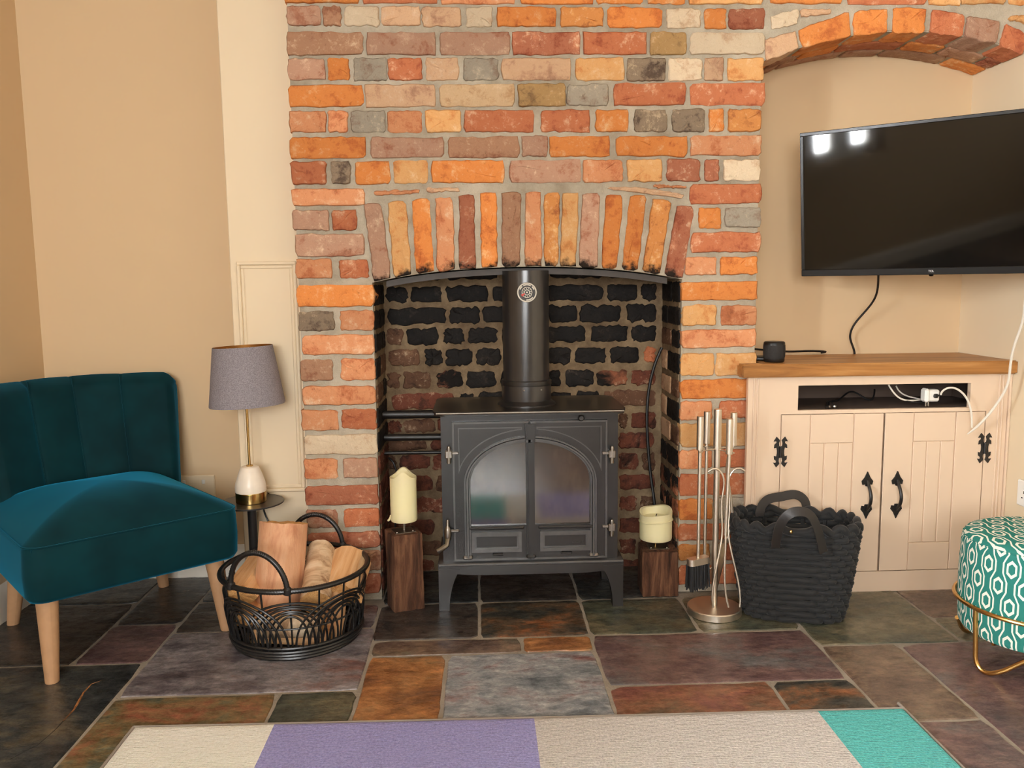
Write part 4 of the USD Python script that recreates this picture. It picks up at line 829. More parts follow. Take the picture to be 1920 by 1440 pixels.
for k in range(150):
    q = np.array([rng.uniform(-0.036, 0.036), rng.uniform(-0.012, 0.012)]); e = q*np.array([1.06, 1.3])+rng.normal(0, 0.001, 2)
    bpts.append(tube([(q[0], q[1], 0.147), (e[0], e[1], 0.066+rng.uniform(-0.006, 0.006))], [0.0022, 0.0016], 5))
core = prism(hd.buffer(-0.004), 0, 0.07, lambda u, v, d: np.column_stack([u, v, 0.077+d]))
t.part('bristles', turn(cat(core, *bpts), (0, 0, 1), 25), 'bristle', kind='stuff')
t = tool('poker', 'steel poker hanging behind the hearth brush', 'poker', 'poker', 0.65, 0.546)
t.part('shaft', tube([(0, 0, 0.518), (0, 0, 0.12), (0, 0, 0.075)], [0.0052, 0.0052, 0.001], 12), 'brushed_steel')
t.part('hook', tube(spline([(0, 0, 0.13), (0.004, -0.004, 0.112), (0.014, -0.012, 0.104), (0.02, -0.016, 0.112)], 12), [0.0045]*8+[0.004, 0.003, 0.002, 0.001], 10), 'brushed_steel')
t = tool('fire_tongs', 'steel fire tongs with two thin splayed arms, nearest on the tool stand', 'tongs', 'tongs', 0.643, 0.532)
t.part('shaft', tube([(0, 0, 0.505), (-0.004, 0, 0.33), (-0.006, 0, 0.245)], 0.0055, 12), 'brushed_steel')
for s in (-1, 1):
    t.part('arm', tube(spline([(s*0.058-0.004, 0.012, 0.445), (s*0.02-0.004, 0.012, 0.446), (s*0.013-0.004, 0.011, 0.436), (s*0.012-0.005, 0.009, 0.36), (s*0.010-0.006, 0.004, 0.25), (s*0.016-0.006, 0, 0.205), (s*0.034-0.004, -0.004, 0.12), (s*0.044-0.002, -0.006, 0.05), (s*0.042, -0.006, 0.012)], 44), 0.0032, 8), 'brushed_steel')
t.part('middle_prong', tube(spline([(-0.006, 0, 0.25), (-0.008, -0.004, 0.15), (-0.004, -0.006, 0.06), (0.006, -0.008, 0.012)], 24), 0.0034, 8), 'brushed_steel')
t = tool('ash_shovel', 'small steel ash shovel turned edge-on at the right of the tool stand', 'shovel', 'shovel', 0.648, 0.54)
t.part('shaft', tube(spline([(0, 0, 0.51), (0, 0, 0.3), (-0.004, 0, 0.235), (-0.016, 0.0, 0.2), (-0.022, 0.0, 0.175)], 24), 0.0052, 12), 'brushed_steel')
pan = [(-0.03, 0.006, 0.205), (-0.014, -0.012, 0.205), (-0.024, -0.034, 0.185), (-0.050, -0.04, 0.075), (-0.064, 0.014, 0.075), (-0.044, 0.026, 0.185)]
pv = np.array(pan)+np.array([0, 0.012, -0.02]); c_ = np.cross(pv[1]-pv[0], pv[4]-pv[0]); c_ /= np.linalg.norm(c_)
t.part('pan', hull(np.vstack([pv, pv+c_*0.003])), 'brushed_steel')
# ------------------------------------------------------------------ cupboard in the recess
CY = 2.68
cu = Thing('cupboard', 'cream-pink painted two-door cupboard with black iron handles filling the recess under the television', 'cupboard', (1.33, 2.84, 0))
def cp(name, mesh, m, parent=None, **k): return cu.part(name, mesh, m, parent=parent, world=True, **k)
ff = front(CY)
frame_ = sbox(0.885, 0, 1.768, 0.745).difference(sbox(1.054, 0.633, 1.639, 0.716)).difference(sbox(0.998, 0.071, 1.697, 0.6205))
cp('face_frame', prism(frame_, -0.018, 0.0, ff), 'cabinet_paint')
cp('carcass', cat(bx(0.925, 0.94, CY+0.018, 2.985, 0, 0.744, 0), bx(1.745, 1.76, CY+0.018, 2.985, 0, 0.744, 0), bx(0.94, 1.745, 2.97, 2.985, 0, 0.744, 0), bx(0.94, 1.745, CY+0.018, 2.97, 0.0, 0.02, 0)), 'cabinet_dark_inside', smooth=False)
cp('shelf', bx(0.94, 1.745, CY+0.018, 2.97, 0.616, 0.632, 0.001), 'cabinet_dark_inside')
for x in (0.905, 0.918, 1.738, 1.750): cp('bead', tube([(x, CY-0.001, 0.0), (x, CY-0.001, 0.742)], 0.0032, 8), 'cabinet_paint')
for d0, d1, hinge in ((1.0005, 1.3465, 0), (1.353, 1.6945, 1)):
    door = cp('door', prism(sbox(d0, 0.073, d1, 0.6185), -0.018, -0.004, ff), 'cabinet_paint')
    L, R = d0+0.098, d1-0.1
    g = 0.0012
    for a0, a1, b0, b1, nm in ((d0, L-g, 0.073, 0.6185, 'stile'), (R+g, d1, 0.073, 0.6185, 'stile'), (L+g, R-g, 0.521, 0.6185, 'rail'), (L+g, R-g, 0.073, 0.169, 'rail')):
        cp(nm, bx(a0, a1, CY-0.001, CY+0.008, b0, b1, 0.0016), 'cabinet_paint', parent=door)
    w = (R-L)/3
    for k in range(3): cp('plank', bx(L+k*w+g, L+(k+1)*w-g, CY-0.0002, CY+0.008, 0.1702, 0.5198, 0.0022), 'cabinet_paint', parent=door)
    # cast iron pull: two spade ends and a bowed grip
    hx = 1.2985 if hinge == 0 else 1.4015
    def spade(z, up):
        s = 1 if up else -1
        P = Polygon([(0, 0.036), (0.009, 0.016), (0.0185, 0.004), (0.016, -0.007), (0.009, -0.006), (0.0075, 0.0), (0.005, -0.012), (-0.005, -0.012), (-0.0075, 0.0), (-0.009, -0.006), (-0.016, -0.007), (-0.0185, 0.004), (-0.009, 0.016)]).buffer(0.0016).buffer(-0.0006)
        return prism(affinity.translate(affinity.scale(P, 1, s, origin=(0, 0)), hx, z), 0.0005, 0.0045, ff)
    path = [(hx, CY-0.004, 0.39), (hx, CY-0.012, 0.379), (hx, CY-0.026, 0.360), (hx, CY-0.034, 0.338), (hx, CY-0.028, 0.314), (hx, CY-0.014, 0.298), (hx, CY-0.004, 0.288)]
    cp('pull_handle', cat(spade(0.384, True), spade(0.295, False), tube(spline(path, 24), 0.0055, 10)), 'black_iron', parent=door)
    xh = 0.999 if hinge == 0 else 1.697
    Q = Polygon([(0, 0.018), (0.005, 0.021), (0.006, 0.030), (0.003, 0.040), (0.014, 0.052), (0.024, 0.036), (0.015, 0.037), (0.014, 0.031), (0.021, 0.025), (0.022, 0.013), (0.014, 0.015), (0.012, 0.005),
                 (0.012, -0.005), (0.014, -0.015), (0.022, -0.013), (0.021, -0.025), (0.014, -0.031), (0.015, -0.037), (0.024, -0.036), (0.014, -0.052), (0.003, -0.040), (0.006, -0.030), (0.005, -0.021), (0, -0.018)])
    leafs = [prism(affinity.translate(affinity.scale(Q, s, 1, origin=(0, 0)), xh, 0.494), 0.0005, 0.0035, ff) for s in (-1, 1)]
    cp('butterfly_hinge', cat(*leafs, lathe([(0.0045, 0.476), (0.005, 0.478), (0.005, 0.51), (0.0045, 0.512)], (xh, CY-0.004, 0), 12)), 'black_iron', parent=door)
cp('filler_strip', bx(1.7695, RX-0.001, CY-0.006, CY+0.02, 0.0, 0.745, 0.001), 'cabinet_paint')
# oak worktop, notched round the brick pier
wt = prism(Polygon([(0.857, 2.655), (RX-0.002, 2.655), (RX-0.002, 2.995), (0.934, 2.995), (0.934, 2.708), (0.857, 2.708)]), 0, 0.03, lambda u, v, d: np.column_stack([u, v, 0.7545+d]))
W = Thing('worktop', 'thick oak worktop with knots on top of the cupboard', 'worktop', (1.33, 2.83, 0.748))
W.part('oak_board', cat(wt, prism(Polygon([(0.861, 2.652), (RX-0.002, 2.652), (RX-0.002, 2.657), (0.861, 2.657)]), 0, 0.0365, lambda u, v, d: np.column_stack([u, v, 0.7515+d])),
    prism(Polygon([(0.861, 2.659), (RX-0.004, 2.659), (RX-0.004, 2.99), (0.938, 2.99), (0.938, 2.704), (0.861, 2.704)]), 0, 0.0435, lambda u, v, d: np.column_stack([u, v, 0.7475+d]))), 'oak_top', world=True)

# things on the worktop
sp0 = (0.989, 2.72, 0.786)
sx, szz = sp0[0], 0.791
sk = Thing('smart_speaker', 'small black cylindrical cloth-covered speaker on the left end of the oak worktop', 'speaker', (sx, 2.735, szz))
sk.part('cloth_body', lathe([(0.033, 0.012), (0.0355, 0.02), (0.0362, 0.04), (0.0355, 0.058)], (0, 0, 0), 48), 'speaker_cloth', smooth=60)
sk.part('base_band', lathe([(0.030, 0.0), (0.0335, 0.004), (0.0345, 0.012)], (0, 0, 0), 48), 'speaker_band', smooth=60)
sk.part('top_disc', lathe([(0.0356, 0.058), (0.0345, 0.066), (0.031, 0.0695), (0.024, 0.0695)], (0, 0, 0), 48), 'speaker_band', smooth=60)
dv = [(0.927, 2.8, 0.791), (0.977, 2.78, 0.784)]
single('remote_puck', 'flat black device lying on the worktop left of the speaker, half behind the brick pier', 'device', turn(bx(-0.045, 0.045, -0.026, 0.026, 0, 0.014, 0.004), (0, 0, 1), -20, move=(0.975, 2.80, 0.7915)), 'speaker_band')
single('cable', 'black cable lying along the back wall behind the small speaker', 'cable', tube(spline([(0.94, 2.93, 0.835), (0.968, 2.94, 0.823), (1.026, 2.945, 0.815), (1.126, 2.96, 0.806), (1.227, 2.975, 0.805), (1.271, 2.985, 0.8), (1.255, 2.988, 0.797)], 50), 0.0035, 8), 'black_cable')
single('cable', 'black cable hanging from the television down to the worktop', 'cable', tube(spline([(1.382, 2.83, 1.107), (1.391, 2.85, 1.07), (1.405, 2.9, 0.995), (1.378, 2.94, 0.933), (1.356, 2.96, 0.888), (1.354, 2.97, 0.855), (1.368, 2.975, 0.819), (1.377, 2.98, 0.783)], 60), 0.0038, 8), 'black_cable')
# in the slot of the cupboard
ad = (1.513, 2.7, 0.672)
A = Thing('plug_adapter', 'white square plug adapter hanging in the open slot of the cupboard', 'plug adapter', (ad[0], 2.70, ad[2]-0.022))
A.part('body', bx(-0.022, 0.026, -0.014, 0.02, 0.004, 0.044, 0.005), 'white_plastic')
A.part('front_shell', bx(-0.027, -0.010, -0.02, 0.016, 0.002, 0.048, 0.006), 'white_plastic')
A.part('black_plug', cat(bx(0.002, 0.016, -0.024, -0.013, 0.017, 0.031, 0.003), tube([(0.014, -0.019, 0.024), (0.03, -0.02, 0.028)], 0.003, 8)), 'speaker_band')
for dx in (-0.02, -0.011): A.part('pin', bx(dx-0.0025, dx+0.0025, -0.012, -0.006, -0.012, 0.004, 0.001), 'worn_steel')
single('cable', 'short white cable looping out of the cupboard slot', 'cable', tube(spline([(1.535, 2.675, 0.679), (1.539, 2.665, 0.696), (1.558, 2.66, 0.704), (1.588, 2.655, 0.693), (1.615, 2.652, 0.659), (1.63, 2.652, 0.609), (1.635, 2.655, 0.569)], 50), 0.0034, 8), 'white_cable')
single('cable', 'long white cable hanging from the upper right over the worktop edge', 'cable', tube(spline([(1.765, 2.45, 1.12), (1.665, 2.47, 0.992), (1.682, 2.5, 0.933), (1.688, 2.54, 0.856), (1.697, 2.57, 0.777), (1.703, 2.585, 0.726), (1.693, 2.6, 0.678), (1.666, 2.62, 0.617), (1.643, 2.64, 0.575), (1.621, 2.655, 0.547)], 70), [0.0042]*66+[0.004, 0.0034, 0.0028, 0.002], 8), 'white_cable')
for lab, pts, r, m_ in (('pale cable drooping from the top left of the slot to the adapter', ((1.378, 2.72, 0.71), (1.393, 2.715, 0.685), (1.422, 2.715, 0.661), (1.462, 2.72, 0.654), (1.506, 2.74, 0.652)), 0.003, 'white_cable'),
                       ('grey cable drooping below the pale one in the slot', ((1.446, 2.8, 0.694), (1.474, 2.78, 0.662), (1.511, 2.77, 0.652), (1.525, 2.75, 0.647)), 0.0026, 'white_cable'),
                       ('black cable coiled on the shelf of the slot beside the adapter', ((1.425, 2.72, 0.66), (1.45, 2.715, 0.651), (1.478, 2.715, 0.647), (1.514, 2.72, 0.648), (1.547, 2.74, 0.648)), 0.0026, 'black_cable'),
                       ('black cable stretched across the dark back of the slot', ((1.247, 2.86, 0.636), (1.294, 2.88, 0.648), (1.342, 2.9, 0.662), (1.382, 2.88, 0.638), (1.419, 2.9, 0.67)), 0.003, 'black_cable')):
    single('cable', lab, 'cable', tube(spline(pts, 40), r, 8), m_)
cn = (1.178, 2.7, 0.651)
cnx = Thing('aerial_lead', 'black lead with two bright metal plugs lying at the left of the cupboard slot', 'lead', (cn[0], 2.71, 0.6325))
for dx, an in ((-0.008, 30), (0.014, -35)):
    cnx.part('metal_plug', turn(turn(lathe([(0.005, -0.009), (0.0055, -0.008), (0.0055, 0.006), (0.003, 0.008)], (0, 0, 0), 12), (1, 0, 0), 75), (0, 0, 1), an, move=(dx, 0, 0.0065)), 'worn_steel')
    cnx.part('lead', tube(spline([(dx, 0.008, 0.008), (dx*0.5+0.004, 0.03, 0.02), (0.012, 0.05, 0.012), (0.03, 0.08, 0.006)], 16), 0.0026, 6), 'black_cable')

# ------------------------------------------------------------------ television, turned and tilted on its bracket
TVW, TVH, TH, TI = 0.80, 0.472, 0.653, 0.151
o = np.array([1.064, 2.76, 1.543]); u_ = np.array([math.cos(TH), -math.sin(TH), 0]); n_ = np.array([-math.sin(TH), -math.cos(TH), 0])
dn = np.array([0, 0, -1])*math.cos(TI)-n_*math.sin(TI); fw = np.cross(dn, u_); fw = fw if fw @ n_ > 0 else -fw
def tvp(x, y, out): return o+np.outer(x, u_)+np.outer(y, dn)+np.outer(out, fw)
tvb = lambda x0, x1, y0, y1, d0, d1, b=0.002: xf(bx(x0, x1, y0, y1, d0, d1, b), lambda v: tvp(v[:, 0], v[:, 1], v[:, 2]))
def fixwind(q):
    v, f = arr(q); c = v-v.mean(0); vol = np.einsum('ij,ij->i', c[f[:, 0]], np.cross(c[f[:, 1]], c[f[:, 2]])).sum()
    return v, (f if vol > 0 else f[:, ::-1])
T = Thing('television', 'black flat television angled out of the recess on a wall arm', 'television', tuple(tvp([TVW/2], [TVH], [0])[0]))
tp_ = lambda nm, q, mm, **k: T.part(nm, fixwind(q), mm, world=True, **k)
tp_('back_shell', cat(tvb(0.003, TVW-0.003, 0.003, TVH-0.003, -0.016, -0.003), tvb(0.09, TVW-0.09, 0.12, TVH-0.06, -0.05, -0.014, 0.012)), 'tv_black')
tp_('screen', tvb(0.011, TVW-0.011, 0.011, TVH-0.022, -0.004, 0.0005, 0.0003), 'tv_glass')
for a in ((0, TVW, 0, 0.011), (0, TVW, TVH-0.022, TVH), (0, 0.011, 0.011, TVH-0.022), (TVW-0.011, TVW, 0.011, TVH-0.022)): tp_('bezel', tvb(a[0], a[1], a[2], a[3], -0.012, 0.003, 0.0015), 'tv_black')
tx = meshkit.text_mesh('TCL', 0.0062, 0.0006, bold=True); v, f = arr(tx); wv = v[:, 0]-np.ptp(v[:, 0])/2
tp_('logo', (tvp(wv+TVW/2, TVH-0.0085-v[:, 1], 0.003+v[:, 2]), f), 'logo_white', smooth=False)
tp_('infrared_eye', tvb(TVW/2-0.007, TVW/2+0.007, TVH-0.001, TVH+0.006, -0.006, 0.001, 0.003), 'tv_glass')
mid = tvp([TVW/2], [TVH*0.55], [-0.05])[0]
tp_('wall_arm', cat(tube([mid, mid-fw*0.03, mid-fw*0.03+np.array([0.1, 0.1, 0.0]), (1.52, 2.98, mid[2]+0.0)], 0.014, 8), bx(1.46, 1.58, 2.975, 2.997, mid[2]-0.12, mid[2]+0.12, 0.003)), 'tv_black')

# socket on the right wall
SK = Thing('wall_socket', 'white double power socket on the right wall beside the cupboard', 'wall socket', (RX, 2.53, 0.36))
SK.part('plate', bx(RX-0.009, RX, 2.455, 2.605, 0.318, 0.404, 0.003), 'white_plastic', world=True)
for y in (2.568, 2.495):
    SK.part('pin_holes', cat(bx(RX-0.0096, RX-0.006, y-0.003, y+0.003, 0.362, 0.371, 0), bx(RX-0.0096, RX-0.006, y+0.007, y+0.013, 0.345, 0.349, 0), bx(RX-0.0096, RX-0.006, y-0.013, y-0.007, 0.345, 0.349, 0)), 'dark_void', world=True)
    SK.part('switch', bx(RX-0.012, RX-0.008, y-0.008, y+0.006, 0.376, 0.392, 0.002), 'white_plastic', world=True)
SK2 = Thing('wall_socket', 'cream double socket plate low on the back wall behind the chair', 'wall socket', ((-1.049, 3, 0.347)[0], BY, 0.30))
SK2.part('plate', bx(-0.075, 0.075, -0.009, 0, -0.005, 0.082, 0.003), 'wall_cream')
for x in (-0.035, 0.035): SK2.part('switch', bx(x-0.006, x+0.006, -0.012, -0.008, 0.05, 0.066, 0.002), 'white_plastic')

# ------------------------------------------------------------------ black rope basket
RC = np.array([0.994, 2.53]); ROT = math.radians(-14)
rb = Thing('rope_basket', 'black woven rope basket with two dark leather strap handles in front of the cupboard', 'basket', (RC[0], RC[1], 0))
def sup(a, hx, hy, e=3.2): c, s = np.cos(a), np.sin(a); return np.column_stack([hx*np.sign(c)*np.abs(c)**(2/e), hy*np.sign(s)*np.abs(s)**(2/e)])
def rope_ring(z, hx, hy, ph, amp=0.0062, n=180, k=18, zw=0.0):
    a = np.arange(n)*2*math.pi/n; p = sup(a, hx, hy); nn = p/np.linalg.norm(p, axis=1, keepdims=True)
    p = p+nn*(amp*np.sin(k*a+ph))[:, None]; c, s = math.cos(ROT), math.sin(ROT)
    return np.column_stack([c*p[:, 0]-s*p[:, 1], s*p[:, 0]+c*p[:, 1], z+zw*np.cos(k*a)])
NR = 16
for i in range(NR):
    t = i/(NR-1); z = 0.011+t*0.280; g = t**0.7
    rb.part('rope_row', tube(rope_ring(z, 0.144+0.044*g, 0.094+0.012*g, math.pi*(i % 2)), 0.0102, 8, closed=True), 'rope_black', smooth=60)
rb.part('scalloped_rim', tube(rope_ring(0.303, 0.189, 0.108, 0, 0.003, zw=0.0085), 0.0125, 8, closed=True), 'rope_black', smooth=60)
aa = np.arange(60)*2*math.pi/60
def inner(z, hx, hy): p = sup(aa, hx, hy); c, s = math.cos(ROT), math.sin(ROT); return np.column_stack([c*p[:, 0]-s*p[:, 1], s*p[:, 0]+c*p[:, 1], np.full(60, z)])
rb.part('rope_bottom', loft([inner(0.003, 0.14, 0.085), inner(0.016, 0.142, 0.087)]), 'rope_black')
for k in range(18):
    ang = (k+0.25)*2*math.pi/18; P = []
    for t in np.linspace(0, 1, 8):
        p = sup(np.array([ang]), 0.143+0.047*t**0.7, 0.089+0.012*t**0.7)[0]; c, s = math.cos(ROT), math.sin(ROT); P.append((c*p[0]-s*p[1], s*p[0]+c*p[1], 0.02+0.275*t))
    rb.part('rope_stake', tube(P, 0.007, 6), 'rope_black')
fpts = [(0.89, 2.408, 0.253), (0.891, 2.398, 0.293), (0.898, 2.388, 0.334), (0.917, 2.38, 0.365), (0.946, 2.375, 0.376), (0.975, 2.37, 0.369), (0.994, 2.368, 0.343), (1.011, 2.37, 0.299), (1.026, 2.374, 0.247)]
pth = spline(np.array(fpts)-np.array([RC[0], RC[1], 0]), 40)
tng = np.gradient(pth, axis=0)
def strap_width(P, out): # the strap's width lies in its own plane, across the tangent and the outward direction
    t = np.gradient(P, axis=0); w = np.cross(t, out); return w
rb.part('leather_handle', ribbon(pth, strap_width(pth, np.array([0.12, -0.75, 0.45])), 0.030, 0.0035), 'leather_black')
rb.part('rivet', turn(lathe([(0.0055, 0), (0.005, 0.003), (0.002, 0.0045)], (0, 0, 0), 12), (1, 0, 0), 90, move=((0.942, 2.425, 0.3)[0]-RC[0], 2.418-RC[1], (0.942, 2.425, 0.3)[2])), 'brass')
bpts_ = [(0.917, 2.63, 0.289), (0.925, 2.635, 0.32), (0.944, 2.64, 0.34), (0.995, 2.642, 0.351), (1.046, 2.642, 0.355), (1.069, 2.638, 0.338), (1.075, 2.632, 0.308), (1.075, 2.63, 0.278)]
pb = spline(np.array(bpts_)-np.array([RC[0], RC[1], 0]), 40)
rb.part('leather_handle', ribbon(pb, strap_width(pb, np.array([0.05, -0.9, 0.25])), 0.030, 0.0035), 'leather_black')

# ------------------------------------------------------------------ patterned pouffe
PC = (1.537, 2.145)
pf = Thing('pouffe', 'round pouffe in teal and white hexagon print on a gold wire frame', 'pouffe', (PC[0], PC[1], 0), 20)
ca = np.arange(72)*2*math.pi/72; cc = np.column_stack([np.cos(ca), np.sin(ca)])
pf.part('side_cover', loft([level(cc*0.186, 0.088), level(cc*0.194, 0.1), level(cc*0.198, 0.16), level(cc*0.198, 0.26), level(cc*0.195, 0.335), level(cc*0.190, 0.347)], caps=False), 'hex_fabric_side', smooth=60)
pf.part('top_cover', loft([level(cc*0.190, 0.347), level(cc*0.184, 0.358), level(cc*0.16, 0.367), level(cc*0.08, 0.372)], caps=True), 'hex_fabric_top', smooth=60)
pf.part('under_cover', loft([level(cc*0.186, 0.088), level(cc*0.17, 0.083)]), 'rope_black')
pf.part('seam', tube(level(cc*0.1915, 0.3475), 0.0016, 6, closed=True), 'hex_fabric_side')
pf.part('ring', tube(level(np.column_stack([np.cos(np.arange(96)*2*math.pi/96), np.sin(np.arange(96)*2*math.pi/96)])*0.2055, 0.172), 0.0062, 10, closed=True), 'gold_tube')
for k in range(4):
    c0 = math.radians(193-20+k*90)                   # leg loops: down from the ring, round a bend and back up under the cushion
    e = np.array([math.cos(c0), math.sin(c0)]); t_ = np.array([-e[1], e[0]])
    def q(r, s, z): p = e*r+t_*s; return (p[0], p[1], z)
    P = spline([q(0.2055, -0.006, 0.172), q(0.2045, -0.004, 0.12), q(0.2035, 0.0, 0.05), q(0.2025, 0.006, 0.02), q(0.199, 0.024, 0.0065), q(0.192, 0.05, 0.012), q(0.172, 0.09, 0.045), q(0.150, 0.125, 0.08)], 50)
    pf.part('wire_leg', tube(P, 0.0062, 10), 'gold_tube')
for s in (0, 1): pf.part('under_bar', tube([(-0.17*(1-s), -0.17*s, 0.078), (0.17*(1-s), 0.17*s, 0.078)], 0.005, 8), 'gold_tube')

# ------------------------------------------------------------------ rug
RU = Thing('rug', 'looped pile rug in blocks of cream, purple, grey and turquoise on the slate floor', 'rug', (0.09, 1.55, 0))
rows_ = [(1.625, 1.905, (-0.848, -0.51, 0.118, 0.815, 1.032), ('cream', 'purple', 'grey', 'teal')), (1.2, 1.625, (-0.848, -0.28, 0.11, 0.262, 0.72, 1.032), ('grey', 'teal', 'cream', 'purple', 'cream'))]
rng = np.random.default_rng(9)
for y0, y1, xs, cs in rows_:
    for k, c in enumerate(cs):
        nx, ny = 40, 24; X, Y = np.meshgrid(np.linspace(xs[k], xs[k+1], nx), np.linspace(y0, y1, ny), indexing='ij')
        yb = np.where(y1 > 1.9, (Y-y0)/(y1-y0), 0)*(0.003*((X-0.09)/0.94)**2-0.0135*(X-0.09))
        Z = 0.0125+0.0022*(meshkit.fbm(np.stack([X*55, Y*55, X*0], -1), 2, 4)-0.5)
        edge = (X <= -0.846) | (X >= 1.03) | (Y > 1.9)
        Z = np.where(edge, 0.007, Z); top = np.stack([X, Y+yb, Z], -1).reshape(-1, 3); bot = top*np.array([1, 1, 0])+np.array([0, 0, 0.0012])
        i, j = np.meshgrid(np.arange(nx-1), np.arange(ny-1), indexing='ij'); b = (i*ny+j).ravel(); q = np.stack([b, b+ny, b+ny+1, b+1], 1)
        rim = np.r_[np.arange(nx)*ny, (nx-1)*ny+np.arange(1, ny), (np.arange(nx-2, -1, -1))*ny+ny-1, np.arange(ny-2, 0, -1)]; r2 = np.roll(rim, -1); N = nx*ny
        F = np.vstack([q[:, [0, 1, 2]], q[:, [0, 2, 3]], np.stack([rim, rim+N, r2+N], 1), np.stack([rim, r2+N, r2], 1)])
        RU.part('pile_block', (np.vstack([top, bot]), F), 'pile_'+c, world=True, smooth=60)
ex = np.linspace(-0.852, 1.036, 40); ey = 1.909+0.003*((ex-0.09)/0.94)**2-0.0135*(ex-0.09)
RU.part('bound_edge', tube(np.column_stack([ex, ey, np.full(40, 0.0052)]), 0.0042, 8), 'rug_binding', world=True)
for x in (-0.853, 1.037): RU.part('bound_edge', tube([(x, 1.925, 0.0052), (x, 1.5, 0.0052), (x, 1.2, 0.0052)], 0.0042, 8), 'rug_binding', world=True)
# ------------------------------------------------------------------ teal velvet chair
CH = Thing('armchair', 'armless teal velvet chair with a channelled back and tapered beech legs', 'chair', (-1.17, 2.55, 0), 40.8)
o_ = lambda d, r: rr(0.293-d, 0.292-d, max(0.012, r-d), 12)
off = (0, -0.028)
dome = []
for d, z in ((0.03, 0.232), (0.010, 0.236), (0.0, 0.25), (-0.003, 0.31), (0.0, 0.378), (0.003, 0.386), (0.003, 0.390)):
    dome.append(level(o_(d, 0.05), z, off))
for k in np.linspace(0.985, 0.04, 22):              # the crown of the cushion
    dome.append(level(o_(0.003, 0.05)*k, 0.391+0.088*(1-k**2.3), off))
CH.part('seat', loft(dome), 'velvet_teal', smooth=50)
pipe = level(rr(0.2915, 0.2905, 0.05, 12), 0.389, off)
CH.part('piping', tube(pipe, 0.0028, 6, closed=True), 'velvet_teal')
CH.part('corner_seam', tube([(-0.2755, -0.307, 0.385), (-0.2755, -0.307, 0.25)], 0.0014, 6), 'velvet_teal')
# back: a bowed slab whose front is gathered into channels
def back_point(s, t, side):
    """s across from -1 to 1, t from seat to top; side 0 front surface, 1 back surface"""
    top = 0.765-0.03*(max(0, abs(s)-0.88)/0.12)**2; z = 0.30+(top-0.30)*t
    x = s*(0.249+0.034*t)+0.024; ym = 0.215+0.13*t; ye = 0.125+0.085*t; y = ym-(ym-ye)*abs(s)**1.8
    slope = -(ym-ye)*1.8*abs(s)**0.8*np.sign(s)/(0.249+0.034*t); n = np.array([slope, -1.0])*-1; n = np.array([-slope, 1.0])/math.hypot(slope, 1)   # outwards, away from the sitter
    return x, y, z, n
ss = np.linspace(-1, 1, 97); tt = np.linspace(0, 1, 26); NCH = 4
def chan(s): f = (s+1)/2*NCH; return abs(math.sin(math.pi*f))**0.45
R = []
for s in ss:
    end = 1-min(1.0, (1-abs(s))/0.04)                  # thins and rounds at both ends
    th = 0.066*(1-0.3*end); ring = []
    for t in tt:
        x, y, z, n = back_point(s, t, 0); e = max(0, (t-0.93)/0.07); puff = 0.011*chan(s)*(1-0.6*end)*min(1, (1-t)/0.03+0.35); in_ = th*0.5*(1-math.sqrt(max(0, 1-e*e)))
        ring.append((x-n[0]*(puff-in_-0.012*end), y-n[1]*(puff-in_-0.012*end), z+0.003*chan(s)*e))
    for t in tt[::-1]:
        x, y, z, n = back_point(s, t, 1); e = max(0, (t-0.93)/0.07); in_ = th*0.5*(1-math.sqrt(max(0, 1-e*e))); ring.append((x+n[0]*(th-in_), y+n[1]*(th-in_), z+0.003*chan(s)*e))
    R.append(ring)
R = np.array(R)
CH.part('backrest', loft(R), 'velvet_teal', smooth=45)
for k in range(1, NCH):
    s = -1+2*k/NCH; P = []
    for t in np.linspace(0.0, 1, 20): x, y, z, n = back_point(s, t, 0); P.append((x-n[0]*0.001, y-n[1]*0.001, z))
    CH.part('seam', tube(P, 0.0022, 6), 'velvet_teal')
for (xb, yb), (xt, yt) in (((-0.244, -0.272), (-0.238, -0.262)), ((0.249, -0.272), (0.226, -0.255)), ((-0.225, 0.25), (-0.205, 0.19)), ((0.249, 0.25), (0.205, 0.19))):
    CH.part('leg', loft([level(rr(r_, r_, r_*0.97, 7), z_, (xb+(xt-xb)*z_/0.245, yb+(yt-yb)*z_/0.245)) for z_, r_ in ((0.0, 0.0165), (0.002, 0.0178), (0.12, 0.0235), (0.245, 0.029))]), 'beech')

# ------------------------------------------------------------------ side table and lamp
LXc, LYc = (-0.766, 2.69, 0.357)[0]+0.006, 2.69
TB = Thing('side_table', 'small round black metal side table holding the lamp between the chair and the chimney', 'table', (LXc, LYc, 0))
TB.part('table_top', lathe([(0.102, 0.354), (0.1045, 0.355), (0.1045, 0.359), (0.102, 0.360)], (0, 0, 0), 64), 'table_black')
TB.part('column', lathe([(0.0145, 0.012), (0.0145, 0.354)], (0, 0, 0), 28), 'table_black')
TB.part('base', lathe([(0.092, 0.0), (0.095, 0.002), (0.095, 0.008), (0.02, 0.012)], (0, 0, 0), 56), 'table_black')
LP = Thing('table_lamp', 'table lamp with a grey linen shade on a white marble and brass base', 'lamp', (LXc, LYc, 0.36))
lz = 0.36
LP.part('brass_band', lathe([(0.0475, 0.0), (0.049, 0.0015), (0.049, 0.0325), (0.048, 0.034)], (0, 0, 0), 56), 'brass')
LP.part('marble_base', lathe([(0.048, 0.034), (0.0495, 0.036), (0.0495, 0.052), (0.047, 0.066), (0.040, 0.088), (0.033, 0.106), (0.029, 0.115), (0.024, 0.1185), (0.012, 0.119)], (0, 0, 0), 56), 'marble', smooth=50)
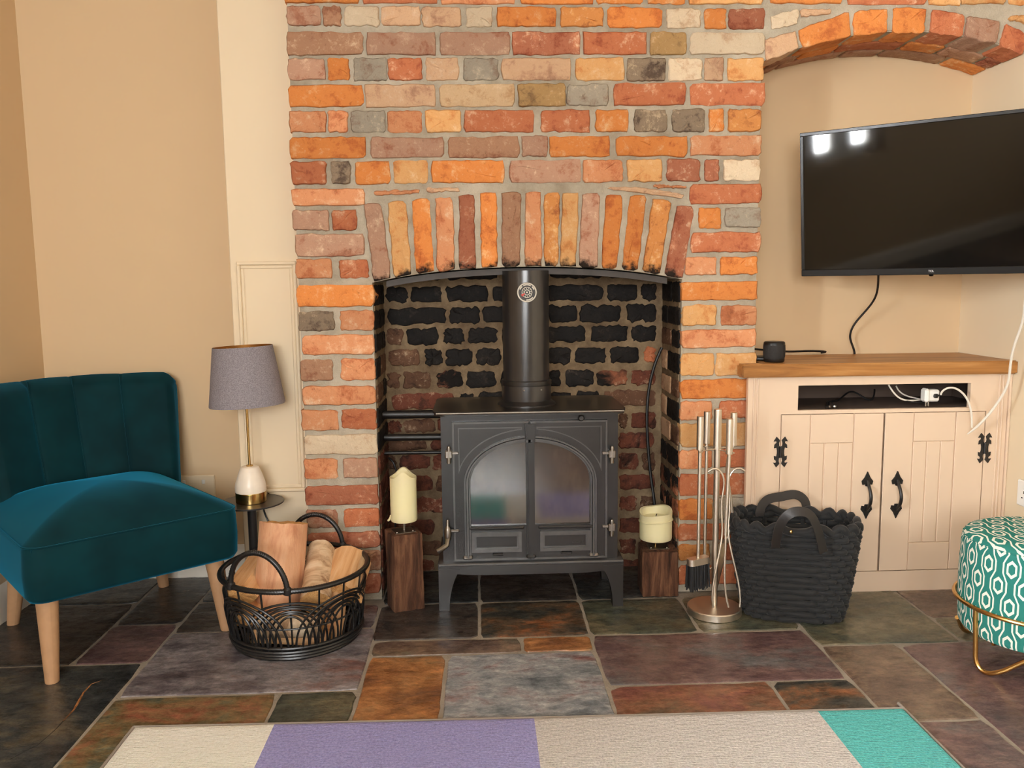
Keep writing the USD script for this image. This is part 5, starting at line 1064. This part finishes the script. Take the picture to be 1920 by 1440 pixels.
LP.part('neck_ring', lathe([(0.0105, 0.1185), (0.011, 0.120), (0.011, 0.1225), (0.006, 0.124)], (0, 0, 0), 28), 'brass')
LP.part('stem', lathe([(0.0042, 0.119), (0.0042, 0.40)], (0, 0, 0), 20), 'brass')
LP.part('lamp_holder', lathe([(0.012, 0.395), (0.016, 0.40), (0.016, 0.44), (0.01, 0.445)], (0, 0, 0), 20), 'table_black')
LP.part('bulb', lathe([(0.008, 0.445), (0.013, 0.455), (0.022, 0.472), (0.023, 0.485), (0.017, 0.499), (0.005, 0.505)], (0, 0, 0), 24), 'white_plastic', smooth=60)
tilt = lambda q: turn(turn(q, (0, 1, 0), -2.2, about=(0, 0, 0.42)), (1, 0, 0), -0.5, about=(0, 0, 0.42))
z0, z1, r0, r1 = 0.322, 0.512, 0.1185, 0.0935
LP.part('shade', tilt(loft([level(cc*r0, z0), level(cc*(r0+0.0006), z0+0.003), level(cc*(r1+0.0006), z1-0.003), level(cc*r1, z1), level(cc*(r1-0.0012), z1)], caps=False)), 'shade_linen', smooth=40)
LP.part('shade_lining', tilt((lambda q: (q[0], q[1][:, ::-1]))(loft([level(cc*(r0-0.0012), z0), level(cc*(r1-0.0012), z1)], caps=False))), 'shade_lining', smooth=40)
for k in range(3):
    b = math.radians(20+120*k); LP.part('shade_spoke', tilt(tube([(0.008*math.cos(b), 0.008*math.sin(b), 0.50), ((r1-0.003)*math.cos(b), (r1-0.003)*math.sin(b), 0.505)], 0.0015, 6)), 'shade_lining')
LP.part('spoke_ring', tilt(lathe([(0.010, 0.498), (0.013, 0.499), (0.013, 0.503), (0.010, 0.504)], (0, 0, 0), 24)), 'shade_lining')
single('cable', 'dark lamp flex hanging from the back of the side table down to the floor', 'cable', tube(spline([(LXc+0.03, 2.796, 0.358), (-0.749, 2.797, 0.297), (-0.733, 2.785, 0.263), (-0.721, 2.79, 0.227), (-0.714, 2.79, 0.201), (-0.69, 2.785, 0.09), (-0.70, 2.785, 0.03), (-0.72, 2.782, 0.006), (-0.76, 2.79, 0.005), (-0.80, 2.79, 0.005)], 50), 0.0028, 6), 'black_cable')
